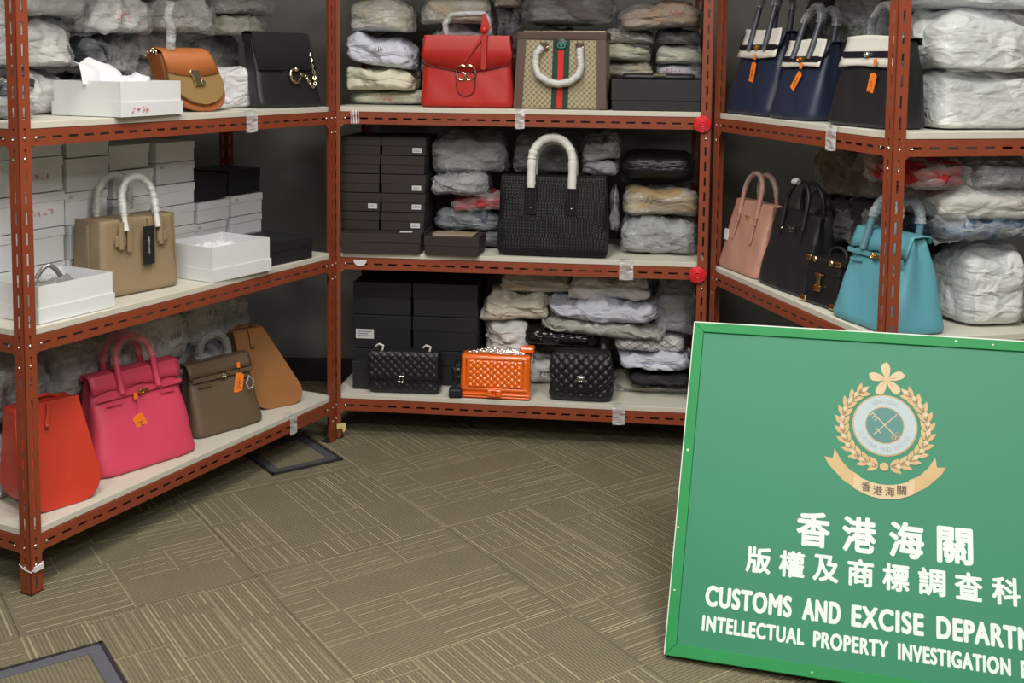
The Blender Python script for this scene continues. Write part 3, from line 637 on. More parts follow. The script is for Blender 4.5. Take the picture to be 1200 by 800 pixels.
# soft packages of the top left shelf
WC = cloth('white_dustbag_cloth', (.66, .65, .64)); IV = cloth('ivory_dustbag_cloth', (.62, .59, .50)); GC = cloth('grey_cloth', (.30, .30, .31)); DK = cloth('dark_cloth', (.03, .03, .035)); LG = cloth('light_grey_cloth', (.48, .47, .47))
PEND = []
def P_(rk, sh, s0, s1, z0, z1, d, dep, m, label, rot=0, wrap=None, pillow=.45, amp=.009, free=False, **k):
    """soft bundles are collected and settled between the hard things before they are built"""
    PEND.append(dict(rk=rk, sh=sh, b=[s0, s1, d, d + dep, z0, z1], m=m, label=label, rot=rot * .4, wrap=wrap, pillow=pillow, amp=amp, k=k, extra=None, free=free)); return PEND[-1]
def settle():
    obst = {}
    for o in bpy.data.objects:
        if o.parent or 'category' not in o or o.get('category') in ('shelving rack', 'tape', 'sign', 'rosette', 'print'): continue
        ms = [c for c in [o] + list(o.children_recursive) if c.type == 'MESH']
        if not ms: continue
        w_ = []
        for c in ms:
            mw = c.matrix_basis
            p = c.parent
            while p: mw = p.matrix_basis @ mw; p = p.parent
            a = np.empty(len(c.data.vertices) * 3); c.data.vertices.foreach_get('co', a); M = np.array(mw); w_.append(a.reshape(-1, 3) @ M[:3, :3].T + M[:3, 3])
        W = np.concatenate(w_)
        for rk in RACK:
            Mi = np.array(frame(rk).inverted()); q = W @ Mi[:3, :3].T + Mi[:3, 3]
            if q[:, 0].min() > 1.3 or q[:, 0].max() < -.1 or q[:, 1].min() > .5 or q[:, 1].max() < -.08 or q[:, 1].min() < -.3: continue
            for sh, zb in RACK[rk][2].items():
                if q[:, 2].min() > zb + .45 or q[:, 2].max() < zb: continue
                for z in np.arange(0, .44, .03):
                    k = (q[:, 2] >= zb + z - .004) & (q[:, 2] <= zb + z + .034)
                    if k.sum() > 2: e = q[k]; obst.setdefault((rk, sh), []).append([e[:, 0].min(), e[:, 0].max(), e[:, 1].min(), e[:, 1].max(), z, z + .03])
    for it in range(60):
        n = 0
        for i, P in enumerate(PEND):
            b = P['b']; key = (P['rk'], P['sh'])
            if P['free']: continue
            if it % 3 == 0:
                for o in obst.get(key, []):
                    if b[0] < o[1] - .002 and b[1] > o[0] + .002 and b[2] < o[3] + .004 and b[3] > o[2] and b[4] < o[5] - .004 and b[5] > o[4] + .004 and o[3] > b[2] and P['k'].get('name') is None:
                        pen = o[3] + .004 - b[2]
                        alt = min(b[1] - o[0], o[1] - b[0])
                        if pen < .10 or pen < alt: b[2] += min(pen, max(0, b[3] - b[2] - .07))
                        elif b[1] - o[0] < o[1] - b[0]: b[1] -= min(b[1] - o[0] + .002, b[1] - b[0] - .05)
                        else: b[0] += min(o[1] - b[0] + .002, b[1] - b[0] - .05)
                        n += 1
            for Q in PEND[i + 1:]:
                if (Q['rk'], Q['sh']) != key or Q['free']: continue
                c = Q['b']; ov = [min(b[1], c[1]) - max(b[0], c[0]), min(b[3], c[3]) - max(b[2], c[2]), min(b[5], c[5]) - max(b[4], c[4])]
                if min(ov) <= .001: continue
                ax = min((0, 1, 2), key=lambda j: ov[j] / (b[2 * j + 1] - b[2 * j] + c[2 * j + 1] - c[2 * j])); g = ov[ax] / 2; n += 1
                lo, hi = (b, c) if b[2 * ax] + b[2 * ax + 1] < c[2 * ax] + c[2 * ax + 1] else (c, b)
                lo[2 * ax + 1] -= g; hi[2 * ax] += g
        if not n: break
    for P in PEND:
        b = P['b']; b[3] = min(b[3], .443); b[5] = min(b[5], .406); b[0] = max(b[0], .010); b[1] = min(b[1], {'L': 1.2, 'K': 1.205, 'R': .957}[P['rk']])
        g = 0 if P['free'] else .0; b[0] -= g * (b[0] > .02); b[1] += g * (b[1] < .94 or P['rk'] != 'R' and b[1] < 1.18)
        if not P['free'] and b[5] < .39: b[5] += .02 * (b[5] - b[4])
        if b[1] - b[0] < .03 or b[3] - b[2] < .03 or b[5] - b[4] < .02: continue
        gz = 0
        t = package(P['rk'], P['sh'], b[0], b[1], b[4], b[5] + gz, b[2], b[3] - b[2], P['m'], P['label'], P['rot'], P['wrap'], P['pillow'], P['amp'], **P['k'])
        if P['extra']: P['extra'](t, b)
P_('L', 3, -.02, .20, 0, .055, .10, .26, GC, 'flat grey wrapped packet at the bottom beside the left post, top shelf', 4, FILM)
P_('L', 3, -.03, .19, .055, .115, .11, .26, DK, 'dark packet in crinkled film above the flat grey packet, top shelf', -4, FILM)
P_('L', 3, -.03, .17, .115, .30, .12, .28, LG, 'bulky pale packet left of the orange post on the top shelf', 3, FILM)
P_('L', 3, .16, .38, 0, .12, .15, .26, WC, 'white dust bag behind the large white box, lower left', 5, None)
P_('L', 3, .14, .38, .12, .25, .12, .30, WC, 'smooth white bundle right of the orange post on the top shelf', -6, FILM3, .6, .012)
P_('L', 3, .12, .38, .25, .44, .14, .30, LG, 'clear bagged pale bundle with red scrawl at the top left', 4, FILM, .6, .014, scrawl=(REDINK, .05, .35))
P_('L', 3, .38, .56, .0, .12, .24, .22, DK, 'dark wrapped bag behind the tissue paper, top left shelf', 0, FILM)
P_('L', 3, .36, .50, .115, .20, .14, .22, cloth('navy_black_cloth', (.018, .022, .03)), 'dark navy bundle above the tissue on the top left shelf', 8, FILM3)
P_('L', 3, .47, .62, .085, .215, .13, .22, GC, 'crinkled clear film bag with dark content left of the saddle bag', -5, FILM, .5, .016, fr=60)
P_('L', 3, .36, .60, .21, .315, .12, .28, WC, 'white bundle in film with red scribble, top left shelf', 0, FILM, .6, .012, scrawl=(REDINK, -.04, .4))
P_('L', 3, .38, .66, .315, .43, .14, .28, LG, 'pale grey bag in film at the upper edge above the saddle bag', 0, FILM2, .6, .012)
P_('L', 3, .60, .76, .0, .14, .22, .2, LG, 'pale grey cloth bundle behind the orange saddle bag', 0, None)
P_('L', 3, .66, .97, .125, .225, .16, .26, WC, 'large white bundle in film above the white cloth wrapped box', 4, FILM, .6, .012, tilt=-.12)
P_('L', 3, .62, .90, .22, .32, .15, .28, WC, 'white film bag under the ceiling of the shelf, centre of the top left shelf', 0, FILM, .65, .014)
P_('L', 3, .92, 1.14, .10, .22, .22, .18, GC, 'grey packet half hidden behind the black suede bag', 0, FILM)
P_('L', 3, .92, 1.13, .22, .29, .17, .24, IV, 'ivory packet lying on the grey one behind the black suede bag', 0, FILM3, .6, .010)
P_('L', 3, .86, 1.16, .285, .40, .17, .26, LG, 'rounded clear film bag at the right end of the top left shelf', 0, FILM2, .8, .010)
t = thing('twisted_film_neck', 'twisted knot of clear film standing up left of the saddle bag', 'plastic bag')
wrap_tube([(0, 0, 0), (.005, 0, .05), (-.004, .005, .09), (.004, 0, .13)], .012, 4).build('film_neck', FILM2, t, smooth=180); put(t, 'L', 3, .60, .115, .17)

# ---- left rack, bottom shelf
RED = leather('red_orange_leather', (.54, .040, .018), .42); PINK = leather('raspberry_pink_leather', (.66, .060, .125), .45, vary=.05); TAUPE = leather('taupe_leather', (.125, .085, .052), .45); CAM = leather('camel_leather', (.30, .125, .034), .55)
def hobo(name, label, m, w_, h, dp, seed, strapm=None, wt=.75):
    t = thing(name, label, 'handbag')
    P = outline_round(w_, h, w_ * .30, wt=w_ * wt); P2 = outline_round(w_ * .985, h * .985, w_ * .31, wt=w_ * wt * .985)
    bd = MB().poly([(x, z + .001) for x, z in P2], -.5, .5)
    b_ = bd.build('body', m, t, bevel=.010, smooth=50, seg=3)
    for v in b_.data.vertices: v.co.y *= (dp + (dp * .45 - dp) * v.co.z / h)
    # front shell follows the taper
    pn = MB().poly([(x, z) for x, z in P], -.0045, .0).build('front_panel', m, t, bevel=.002, smooth=40)
    for v in pn.data.vertices: v.co.y += -(dp + (dp * .45 - dp) * v.co.z / h) / 2 * (1 + .04 * math.sin(PI * min(1, v.co.z / h))) - .001
    yt = -(dp * .5) / 2
    MB().tube([(.0, yt - .012, h * .99), (-.004, yt - .014, h * .90), (-.014, yt - .018, h * .80)], .006, 6, flat=.4).build('closing_strap', m, t, smooth=60)
    stud(t, -.014, yt - .020, h * .79, m, .006, 'strap_knob')
    MB().tube([(-w_ * .3, 0, h * .96), (-w_ * .1, 0, h * 1.02), (w_ * .1, 0, h * 1.03), (w_ * .3, 0, h * .97)], .004, 6).build('rolled_edge', m, t, smooth=60)
    return t
t = hobo('red_bucket_bag', 'red orange leather bag with rounded base beside the left post', RED, .205, .250, .13, 21, wt=.80); put(t, 'L', 1, .166, .115, 0, -14, lean=.12, side=-.04)
t = birkin('pink_handbag', 'large raspberry pink top handle bag with orange paper tag', PINK, .31, .262, .252, .15, .092, .055, sleeve=FILM, tagp=(-.022, .195, .032, .058, .45, .062), seed=4, strap_z=.79, flapdrop=.15); put(t, 'L', 1, .468, .130, 0, -12, lean=.10, side=-.02)
t = birkin('taupe_handbag', 'taupe brown single handle bag with two orange paper tags', TAUPE, .245, .21, .202, .115, .078, .05, single=True, sleeve=FILM, tagp=(.055, .185, .030, .050, -.25, .035), seed=9, handle_m=mat('grey_brown_handle', (.10, .085, .075), .35), strap_z=.80, clm=PALEGOLD)
MB().tube([(.072, -.062, .150), (.085, -.064, .135), (.08, -.064, .115), (.066, -.063, .112), (.06, -.062, .13)], .0022, 6, closed=True).build('key_bell', mat('grey_plastic', (.4, .4, .42), .5), t)
put(t, 'L', 1, .790, .115, 0, -14, lean=.12, side=-.03)
t = hobo('camel_bag', 'camel brown rounded leather bag leaning at the far end of the bottom left shelf', CAM, .185, .245, .085, 31, wt=.56); put(t, 'L', 1, 1.050, .120, 0, -24, lean=.26, side=-.30)
P_('L', 1, -.05, .16, 0, .17, .20, .20, LG, 'grey film packet left of the red bag on the bottom shelf', 0, FILM2)
P_('L', 1, .02, .30, .17, .33, .21, .22, LG, 'grey film covered bundle above the red bag', 0, FILM2, .5, .016, tilt=-.1)
P_('L', 1, .16, .42, 0, .19, .24, .19, LG, 'dark film bundle behind the pink bag, left part', 0, FILM2)
P_('L', 1, .27, .56, .19, .33, .22, .21, LG, 'long crinkled clear bag above the pink bag', 0, FILM2, .5, .018, tilt=.04, fr=46)
P_('L', 1, .44, .72, 0, .20, .25, .18, LG, 'dark grey film bundle between pink and taupe bags', 0, FILM2)
P_('L', 1, .52, .84, .20, .36, .22, .21, WC, 'whitish clear wrapped roll above the taupe bag', 0, FILM2, .55, .016, scrawl=(INK, .03, .5))
P_('L', 1, .74, 1.02, 0, .21, .25, .18, LG, 'light grey film bundle behind the taupe bag', 0, FILM2)
P_('L', 1, .80, 1.13, .205, .375, .22, .21, WC, 'pale clear wrapped roll with black scrawl behind the camel bag', 0, FILM2, .6, .016, scrawl=(INK, -.08, .6))
P_('L', 1, 1.0, 1.17, 0, .20, .27, .16, LG, 'light film bundle at the dark end behind the camel bag', 0, FILM2)

# ------------------------------------------------------------------ back rack, top shelf
GRED = leather('bright_red_leather', (.46, .020, .014), .42, vary=.04)
def red_flap_bag():
    t = thing('red_flap_bag', 'bright red leather top handle bag with round double letter buckle', 'handbag'); h = .228
    bagbody(.305, .275, .12, .085, h, n=10, pinch=.03, bulge=.02, seed=41, rb=.014, wob=.0008).build('body', GRED, t, smooth=50)
    Y = lambda z: -(.12 - .035 * z / h) / 2 * (1 + .02 * math.sin(PI * z / h)) - .003
    def foot(u):  # shaped flap edge dipping to the buckle
        a = abs(u); return -.030 * (1 - a) ** .8 + .0 * a + (.028 * max(0, (a - .86) / .14) ** 2)
    strip([(.045, .20), (.045, .228), (.0, .2315), (Y(h), .2300), (Y(h) - .002, .222), (Y(.19) - .0015, .19), (Y(.142) - .002, .142)], [.272, .276, .278, .279, .280, .287, .296], nx=40, foot=foot).build('flap', GRED, t, smooth=60, solid=.003)
    EDGE = mat('dark_red_edge', (.12, .008, .008), .5)
    MB().tube([(u * .148, Y(.142 + foot(u)) - .0035, .142 + foot(u)) for u in [-1 + i / 20 for i in range(41)]], .0013, 6).build('flap_edge', EDGE, t)
    P = [(-.030, .108), (-.030, .068)] + [(-.030 * math.cos(a), .068 - .030 * math.sin(a)) for a in [i * PI / 12 for i in range(1, 12)]] + [(.030, .068), (.030, .108)]
    MB().poly(P, Y(.06) - .0035, Y(.06) + .004).build('front_tab', GRED, t, bevel=.001)
    MB().tube([(x, Y(.06) - .004, z) for x, z in P], .0011, 6).build('tab_edge', EDGE, t)
    # round buckle of two facing letters
    c = MB(); yy = Y(.108) - .008
    for sg, cx in ((1, -.0125), (-1, .0125)):
        pts = [(cx + sg * .019 * -math.cos(a), yy - (.002 if sg > 0 else 0), .112 + .023 * math.sin(a)) for a in [-2.15 + i * 4.3 / 18 for i in range(19)]]
        c.tube(pts, .0026, 6); e = pts[-1 if sg < 0 else 0]; e = pts[0]
        c.tube([e, (e[0], e[1], .111), (cx - sg * .001, e[1], .111)], .0026, 6)
    c.build('buckle_letters', PALEGOLD, t, smooth=50)
    # handle wrapped in grey paper, and the red bow strap
    hm = mat('grey_paper_wrap', (.42, .42, .43), .5, grain=.5, gscale=70)
    pts = [(-.075, -.005, .232), (-.078, -.008, .27), (-.060, -.01, .297), (0, -.012, .302), (.05, -.012, .302), (.063, -.012, .285), (.068, -.01, .24)]
    MB().tube([Vector(a).lerp(Vector(b), k / 4) for a, b in zip(pts[:-1], pts[1:]) for k in range(4)] + [pts[-1]], .0085, 10).build('handle', hm, t, smooth=60)
    wrap_tube(pts[:-2], .0105, 3).build('handle_wrap', FILM2, t, smooth=60)
    MB().tube([(-.092, -.02, .229), (-.06, -.02, .229)], .005, 8).build('handle_base', GRED, t, smooth=60)
    m = MB(); y = -.052
    for P in ([(.052, .300), (.060, .302), (.078, .255), (.062, .240), (.046, .258)], [(.058, .245), (.075, .250), (-.002, .148), (-.016, .136)], [(.050, .245), (.068, .245), (.066, .125), (.058, .120), (.048, .125)]):
        m.poly(P, y - .004, y); y -= .0045
    m.build('bow_strap', GRED, t, bevel=.0008); stud(t, .058, -.066, .249, GRED, .013, 'bow_knot')
    return t
put(red_flap_bag(), 'K', 3, .437, .095, 0, -1)

def canvas_mat():
    m = mat('monogram_canvas', (.37, .31, .19), .55); nt = m.node_tree; L = nt.links; b = nt.nodes['Principled BSDF']; tc = [n for n in nt.nodes if n.type == 'TEX_COORD'][0]
    sp = nd(nt, 'ShaderNodeSeparateXYZ'); L.new(tc.outputs['Object'], sp.inputs[0])
    def M(op, a, b_=None, c=None, **k):
        n = nd(nt, 'ShaderNodeMath', operation=op)
        for i, q in enumerate((a, b_, c)):
            if q is None: continue
            if isinstance(q, (int, float)): n.inputs[i].default_value = q
            else: L.new(q, n.inputs[i])
        return n.outputs[0]
    S = .0172; xy = M('ADD', sp.outputs['X'], sp.outputs['Y']); masks = []
    for off in (0, .5):
        u = M('FRACT', M('ADD', M('DIVIDE', xy, S), 10 + off)); v = M('FRACT', M('ADD', M('DIVIDE', sp.outputs['Z'], S), 10 + off))
        u = M('SUBTRACT', u, .5); v = M('MULTIPLY', M('SUBTRACT', v, .5), 1.0)
        r = M('SQRT', M('ADD', M('MULTIPLY', u, u), M('MULTIPLY', v, v))); disc = M('LESS_THAN', r, .315)
        ring = M('COMPARE', r, .17, .04); gap = M('GREATER_THAN', M('MULTIPLY', M('ABSOLUTE', u), 1.0), M('ABSOLUTE', v)); ring = M('MULTIPLY', ring, M('SUBTRACT', 1.0, M('MULTIPLY', M('GREATER_THAN', u, 0.0), M('LESS_THAN', M('ABSOLUTE', v), .09))))
        masks.append(M('SUBTRACT', disc, M('MULTIPLY', ring, .55)))
    f = M('MAXIMUM', masks[0], masks[1])
    mx = nd(nt, 'ShaderNodeMix', data_type='RGBA'); L.new(f, mx.inputs[0]); mx.inputs[6].default_value = (.17, .13, .065, 1); mx.inputs[7].default_value = (.42, .36, .225, 1); L.new(mx.outputs[2], b.inputs['Base Color']); return m
CANV = canvas_mat(); BRN = leather('dark_brown_trim', (.085, .048, .032), .45)
def canvas_tote():
    t = thing('canvas_tote', 'beige monogram canvas tote with brown trim and green red green stripe', 'handbag'); h = .232
    w0, w1, d0, d1 = .300, .285, .15, .10
    bagbody(w0, w1, d0, d1, h, n=14, pinch=.0, bulge=.01, seed=51, rb=.006, wob=.0006).build('body', CANV, t, smooth=40)
    Y = lambda z: -(d0 + (d1 - d0) * z / h) / 2 * (1 + .01 * math.sin(PI * z / h)) - .0012
    X = lambda z: (w0 + (w1 - w0) * z / h) / 2
    def panel(x0, x1, z0, z1, m, nm, e=.002):
        V = [(x0(z0), Y(z0) - e, z0), (x1(z0), Y(z0) - e, z0), (x1(z1), Y(z1) - e, z1), (x0(z1), Y(z1) - e, z1)]; V += [(a, b + e * 2, c) for a, b, c in V]
        return MB().add(V, [(0, 1, 2, 3), (7, 6, 5, 4), (0, 4, 5, 1), (1, 5, 6, 2), (2, 6, 7, 3), (3, 7, 4, 0)]).build(nm, m, t)
    GR = mat('dark_green_web', (.012, .045, .028), .8); RD = mat('red_web', (.62, .02, .02), .8)
    for sg in (-1, 1):
        if sg < 0: panel(lambda z: -X(z), lambda z: -X(z) + .028, .002, h, BRN, 'corner_trim')
        else: panel(lambda z: X(z) - .030, lambda z: X(z), .002, h, BRN, 'corner_trim')
        MB().add([(sg * (X(.003) + .0015), -d0 / 2 * .97, .003), (sg * (X(.003) + .0015), d0 / 2 * .9, .003), (sg * (X(h * .4) + .002), 0, h * .42)], [(0, 1, 2)]).build('side_trim', BRN, t, solid=.002)
    panel(lambda z: -.027, lambda z: -.009, .002, h, GR, 'web_stripe', .0016); panel(lambda z: .009, lambda z: .027, .002, h, GR, 'web_stripe', .0016); panel(lambda z: -.009, lambda z: .009, .002, h, RD, 'web_stripe', .0016)
    mb = MB(); mb.box(-X(h) - .003, X(h) + .003, Y(h) - .004, -Y(h) + .004, h - .012, h + .014); mb.build('top_frame', BRN, t, bevel=.003)
    MB().tube([(-X(h) + .012, -.02, h + .0155), (X(h) - .006, -.02, h + .0155)], .0028, 6).build('zip_frame', PALEGOLD, t)
    lab = MB().dome((0, Y(.205) - .002, .203), .021, (0, -1, 0), .003, 20).build('round_label', mat('dark_green_label', (.01, .035, .026), .4), t, smooth=60)
    c = MB()
    for sg, cx in ((1, -.004), (-1, .005)):
        pts = [(cx - sg * .0075 * math.cos(a), Y(.2) - .0055, .203 + .0085 * math.sin(a)) for a in [-2.1 + i * 4.2 / 12 for i in range(13)]]; c.tube(pts, .0011, 5); e = pts[0]; c.tube([e, (e[0], e[1], .2035), (cx, e[1], .2035)], .0011, 5)
    c.build('label_letters', mat('mint_enamel', (.10, .55, .42), .4), lab)
    # front handle hanging down, wrapped in white
    P = [(-.060, Y(.195) - .012, .198)] + [(-.078, Y(.17) - .014, .175), (-.080, Y(.15) - .016, .140), (-.068, Y(.1) - .018, .108), (-.035, Y(.09) - .019, .086), (0, Y(.08) - .019, .080), (.035, Y(.09) - .019, .088), (.060, Y(.1) - .018, .108), (.068, Y(.14) - .016, .135), (.064, Y(.17) - .014, .170), (.062, Y(.19) - .012, .194)]
    MB().tube([Vector(a).lerp(Vector(b), k / 3) for a, b in zip(P[:-1], P[1:]) for k in range(3)] + [P[-1]], .0105, 10).build('handle', mat('white_paper_wrap', (.7, .69, .66), .6), t, smooth=60)
    wrap_tube(P, .0125, 8).build('handle_wrap', FILM2, t, smooth=60)
    for x in (-.055, .060):
        MB().box(x - .013, x + .013, Y(.19) - .008, Y(.19), .186, .212).build('handle_base', BRN, t, bevel=.003); stud(t, x + .011, Y(.2) - .008, .196, PALEGOLD, .0045)
    # back handle
    MB().tube(harc(.065, .19, .235, -Y(h) + .012), .006, 8).build('handle', BRN, t, smooth=60)
    return t
put(canvas_tote(), 'K', 3, .745, .115, 0, -6)
lidded_box('K', 3, 1.045, .012, 0, .285, .20, .098, mat('black_textured_card', (.014, .014, .015), .5, grain=.4, gscale=600), 'large black lidded box on the top back shelf beside the canvas tote', 3, .066, name='black_box')
t = thing('black_clutch', 'flat black clutch with gold clasp lying on the large black box', 'bag')
bagbody(.235, .225, .12, .11, .018, n=10, rb=.006, rt=.006, lv=6, seed=5).build('body', BLK, t, smooth=50); MB().box(-.02, .02, -.066, -.058, .008, .017).build('clasp', PALEGOLD, t, bevel=.002)
put(t, 'K', 3, 1.05, .09, .099, 2)
GB = cloth('beige_dustbag_cloth', (.50, .45, .34)); MV = cloth('mauve_grey_cloth', (.13, .11, .11)); TANP = cloth('tan_pink_cloth', (.42, .30, .22)); CY = cloth('yellowish_white_cloth', (.66, .64, .50)); BW = cloth('bluish_white_cloth', (.60, .62, .72)); PL = cloth('pale_lilac_cloth', (.55, .54, .60))
P_('K', 3, .005, .29, 0, .048, .10, .26, CY, 'flat yellowish white packet lowest left of the red bag', 0, FILM3, .3, .008, scrawl=(REDINK, .0, .5))
P_('K', 3, -.0, .28, .048, .128, .09, .28, CY, 'folded cream dust bag left of the red bag', 3, None, .5, .014)
P_('K', 3, .005, .25, .130, .235, .09, .28, BW, 'bluish white dust bag with black handwriting on the back rack', -4, None, .55, .010, scrawl=(INK, .02, .5), tilt=-.15)
P_('K', 3, .01, .24, .245, .36, .10, .28, GB, 'clear bagged beige bundle in the upper left of the back rack', 2, FILM2, .7, .010)
P_('K', 3, .22, .52, .10, .27, .20, .22, WC, 'white dust bag with black writing behind the red bag handle', 0, FILM3, .5, .012, scrawl=(INK, -.05, .85))
P_('K', 3, .26, .50, .275, .39, .14, .26, GB, 'beige bundle in film high above the red bag', 0, FILM2, .7, .010)
P_('K', 3, .50, .60, .10, .33, .20, .2, DK, 'dark bundle in the gap above the red and canvas bags', 0, FILM3)
P_('K', 3, .50, .60, .33, .42, .16, .26, GB, 'small pale bundle at the upper edge above the red bag', 0, FILM2)
P_('K', 3, .61, .82, .0, .27, .22, .2, IV, 'ivory packet behind the canvas tote', 0, None)
P_('K', 3, .60, .92, .275, .40, .13, .28, MV, 'big dark mauve bundle above the canvas tote', 0, FILM3, .7, .008)
P_('K', 3, .83, 1.05, .10, .155, .26, .17, GB, 'pale packet low behind the black clutch', 0, FILM)
P_('K', 3, .85, 1.03, .157, .215, .22, .2, CY, 'flattened cream packet right of the canvas tote', 0, FILM3, .6, .010)
P_('K', 3, .86, 1.04, .216, .262, .21, .2, IV, 'narrow ivory packet just beneath the tan film bag', 0, FILM2, .6, .008)
P_('K', 3, 1.04, 1.20, .10, .145, .22, .2, PL, 'lilac white packet with red print behind the clutch', 0, FILM, .4, .006, scrawl=(REDINK, -.02, .5))
P_('K', 3, 1.04, 1.20, .148, .212, .20, .22, IV, 'rounded cream packet in the upper right corner of the back rack', 0, FILM3, .6, .010)
P_('K', 3, 1.04, 1.20, .213, .262, .20, .22, MV, 'brownish packet between the tan bag and the cream packet', 0, FILM3, .6, .008)
P_('K', 3, .90, 1.20, .263, .345, .12, .28, TANP, 'long tan film bag with faint red marks at the upper right', 0, FILM3, .7, .010, tilt=.06, scrawl=(mat('faded_red', (.5, .14, .1), .7), .05, .6))

# ------------------------------------------------------------------ back rack, middle shelf
for ci, (s, w_, desc) in enumerate(((.078, .132, 'left'), (.222, .148, 'right'))):
    z = 0
    for k in range(6):
        stk = (w_ * .30, .018, .030, .016) if (ci == 1 and k in (1, 2, 3, 5)) or (ci == 0 and k == 2) else None
        lidded_box('K', 2, s + .003 * math.sin(k * 4 + ci), .082 + .003 * math.sin(k * 2), z, w_, .22, .0615, BROWN, f'dark brown card box, {ORD[k]}{" from below" if 0 < k < 5 else ""} in the {desc} brown stack', 0, .03, 'stacked dark brown boxes', stk, name='brown_box'); z += .0625
lidded_box('K', 2, .168, -.012, 0, .262, .085, .066, BROWN, 'wide dark brown box in front of both brown stacks', 2, .030, name='brown_box')
scr = tag(MB().box(-.02, .02, 0, .03, 0, .001).build('white_slip', STICK), 'white paper slip lying on the wide dark brown box', 'paper'); put(scr, 'K', 2, .245, .02, .067, 8)
t = thing('brown_box', 'small dark brown box with beige padded top left of the black woven tote', 'box')
MB().poly([(-.088, .004), (-.08, .0005), (.08, .0005), (.088, .004), (.088, .034), (-.088, .034)], 0, .12).build('box_body', BROWN, t, bevel=.001)
MB().poly([(-.09, .030), (.09, .030), (.090, .062), (-.090, .062)], -.001, .122).build('lid', BROWN, t, bevel=.002)
strip([(.012, .0625), (.03, .066), (.09, .066), (.11, .0625)], [.13, .14, .14, .13]).build('padded_top', mat('beige_lining', (.28, .21, .15), .8), t, smooth=60, solid=.001)
put(t, 'K', 2, .400, -.012, 0, -3)
def weave_mat():
    m = mat('black_woven_leather', (.007, .007, .009), .45, spec=.3); nt = m.node_tree; L = nt.links; b = nt.nodes['Principled BSDF']; tc = [n for n in nt.nodes if n.type == 'TEX_COORD'][0]
    mp = nd(nt, 'ShaderNodeMapping'); mp.inputs['Rotation'].default_value = (0, math.radians(45), 0); mp.inputs['Scale'].default_value = (150, 150, 150); L.new(tc.outputs['Object'], mp.inputs[0])
    ck = nd(nt, 'ShaderNodeTexChecker'); ck.inputs['Scale'].default_value = 1; L.new(mp.outputs[0], ck.inputs[0])
    sp = nd(nt, 'ShaderNodeSeparateXYZ'); L.new(mp.outputs[0], sp.inputs[0]); outs = []
    for a in ('X', 'Z'):
        q = nd(nt, 'ShaderNodeMath', operation='MULTIPLY'); q.inputs[1].default_value = PI; L.new(sp.outputs[a], q.inputs[0]); r = nd(nt, 'ShaderNodeMath', operation='SINE'); L.new(q.outputs[0], r.inputs[0]); r2 = nd(nt, 'ShaderNodeMath', operation='ABSOLUTE'); L.new(r.outputs[0], r2.inputs[0]); outs.append(r2.outputs[0])
    mx = nd(nt, 'ShaderNodeMix'); L.new(ck.outputs['Fac'], mx.inputs[0]); L.new(outs[0], mx.inputs[2]); L.new(outs[1], mx.inputs[3])
    bp = nd(nt, 'ShaderNodeBump'); bp.inputs['Strength'].default_value = .45; bp.inputs['Distance'].default_value = .002; L.new(mx.outputs[0], bp.inputs['Height']); L.new(bp.outputs[0], b.inputs['Normal']); return m
WV = weave_mat()
t = thing('woven_tote', 'large black woven leather tote with white paper wrapped handles', 'handbag'); h = .258
bagbody(.362, .345, .12, .06, h, n=10, pinch=.02, bulge=.03, seed=61, rb=.022, wob=.0012).build('body', WV, t, smooth=50)
Y = lambda z: -(.12 - .06 * z / h) / 2 * (1 + .03 * math.sin(PI * z / h)) - .001
for x in (-.070, .062):
    MB().box(x - .018, x + .018, Y(.15) - .006, Y(.15), .135, .235).build('handle_strap', WV, t, bevel=.002); stud(t, x, Y(.15) - .006, .158, SILVER, .003)
WP = mat('white_paper_wrap', (.7, .69, .66), .6)
for k, (y0, y1, zz) in enumerate(((Y(.22) - .012, -.025, .125), (.035, .03, .11))):
    P = harc(.066, h * .86, h + zz, y0, y1, xo=-.004); MB().tube(P, .0125, 10, flat=.7).build('handle', WP, t, smooth=60)
    if k == 0: wrap_tube(P, .014, 12).build('paper_wrap', mat('white_paper_wrap', (0, 0, 0)), t, smooth=50)
put(t, 'K', 2, .722, .075, 0, -2)
P_('K', 2, .30, .56, .255, .38, .10, .28, cloth('grey_wrap', (.22, .22, .215)), 'grey clear wrapped bundle at the top, right of the brown boxes', -3, FILM, .5, .014)
P_('K', 2, .30, .50, .17, .26, .09, .27, GC, 'grey film bundle between the upper bundle and the red one', 2, FILM, .6, .014)
P_('K', 2, .36, .57, .125, .19, .08, .27, cloth('dusty_red_cloth', (.42, .05, .06)), 'dusty red bag in clear film left of the woven tote', 0, FILM, .6, .012, tilt=.08)
P_('K', 2, .30, .55, .055, .125, .10, .26, cloth('slate_cloth', (.09, .11, .14)), 'slate blue bag in clear film left of the woven tote', 0, FILM, .6, .012)
P_('K', 2, .33, .60, 0, .06, .14, .24, DK, 'black packet low behind the small brown box', 0, FILM3)
P_('K', 2, .56, .80, .25, .39, .18, .24, cloth('grey_wrap', (.2, .2, .2)), 'greyish film bundle seen through the tote handles', 0, FILM, .5, .014)
P_('K', 2, .57, .63, .1, .26, .22, .2, cloth('royal_blue_cloth', (.02, .05, .22)), 'blue scrap behind the left top of the woven tote', 0, None)
P_('K', 2, .66, .90, 0, .25, .22, .2, DK, 'black bundle hidden behind the woven tote', 0, FILM3)
P_('K', 2, .80, 1.02, .30, .39, .14, .26, MV, 'mauve grey film roll under the board right of the tote handles', 0, FILM2, .6, .010, tilt=.12)
P_('K', 2, .80, .96, .255, .305, .14, .26, GC, 'grey film edge above the right corner of the woven tote', 0, FILM, .6)
QB = leather('black_quilted_leather', (.012, .012, .014), .38)
t = thing('quilted_shopper', 'black quilted bag lying slanted under the board at the right', 'bag')
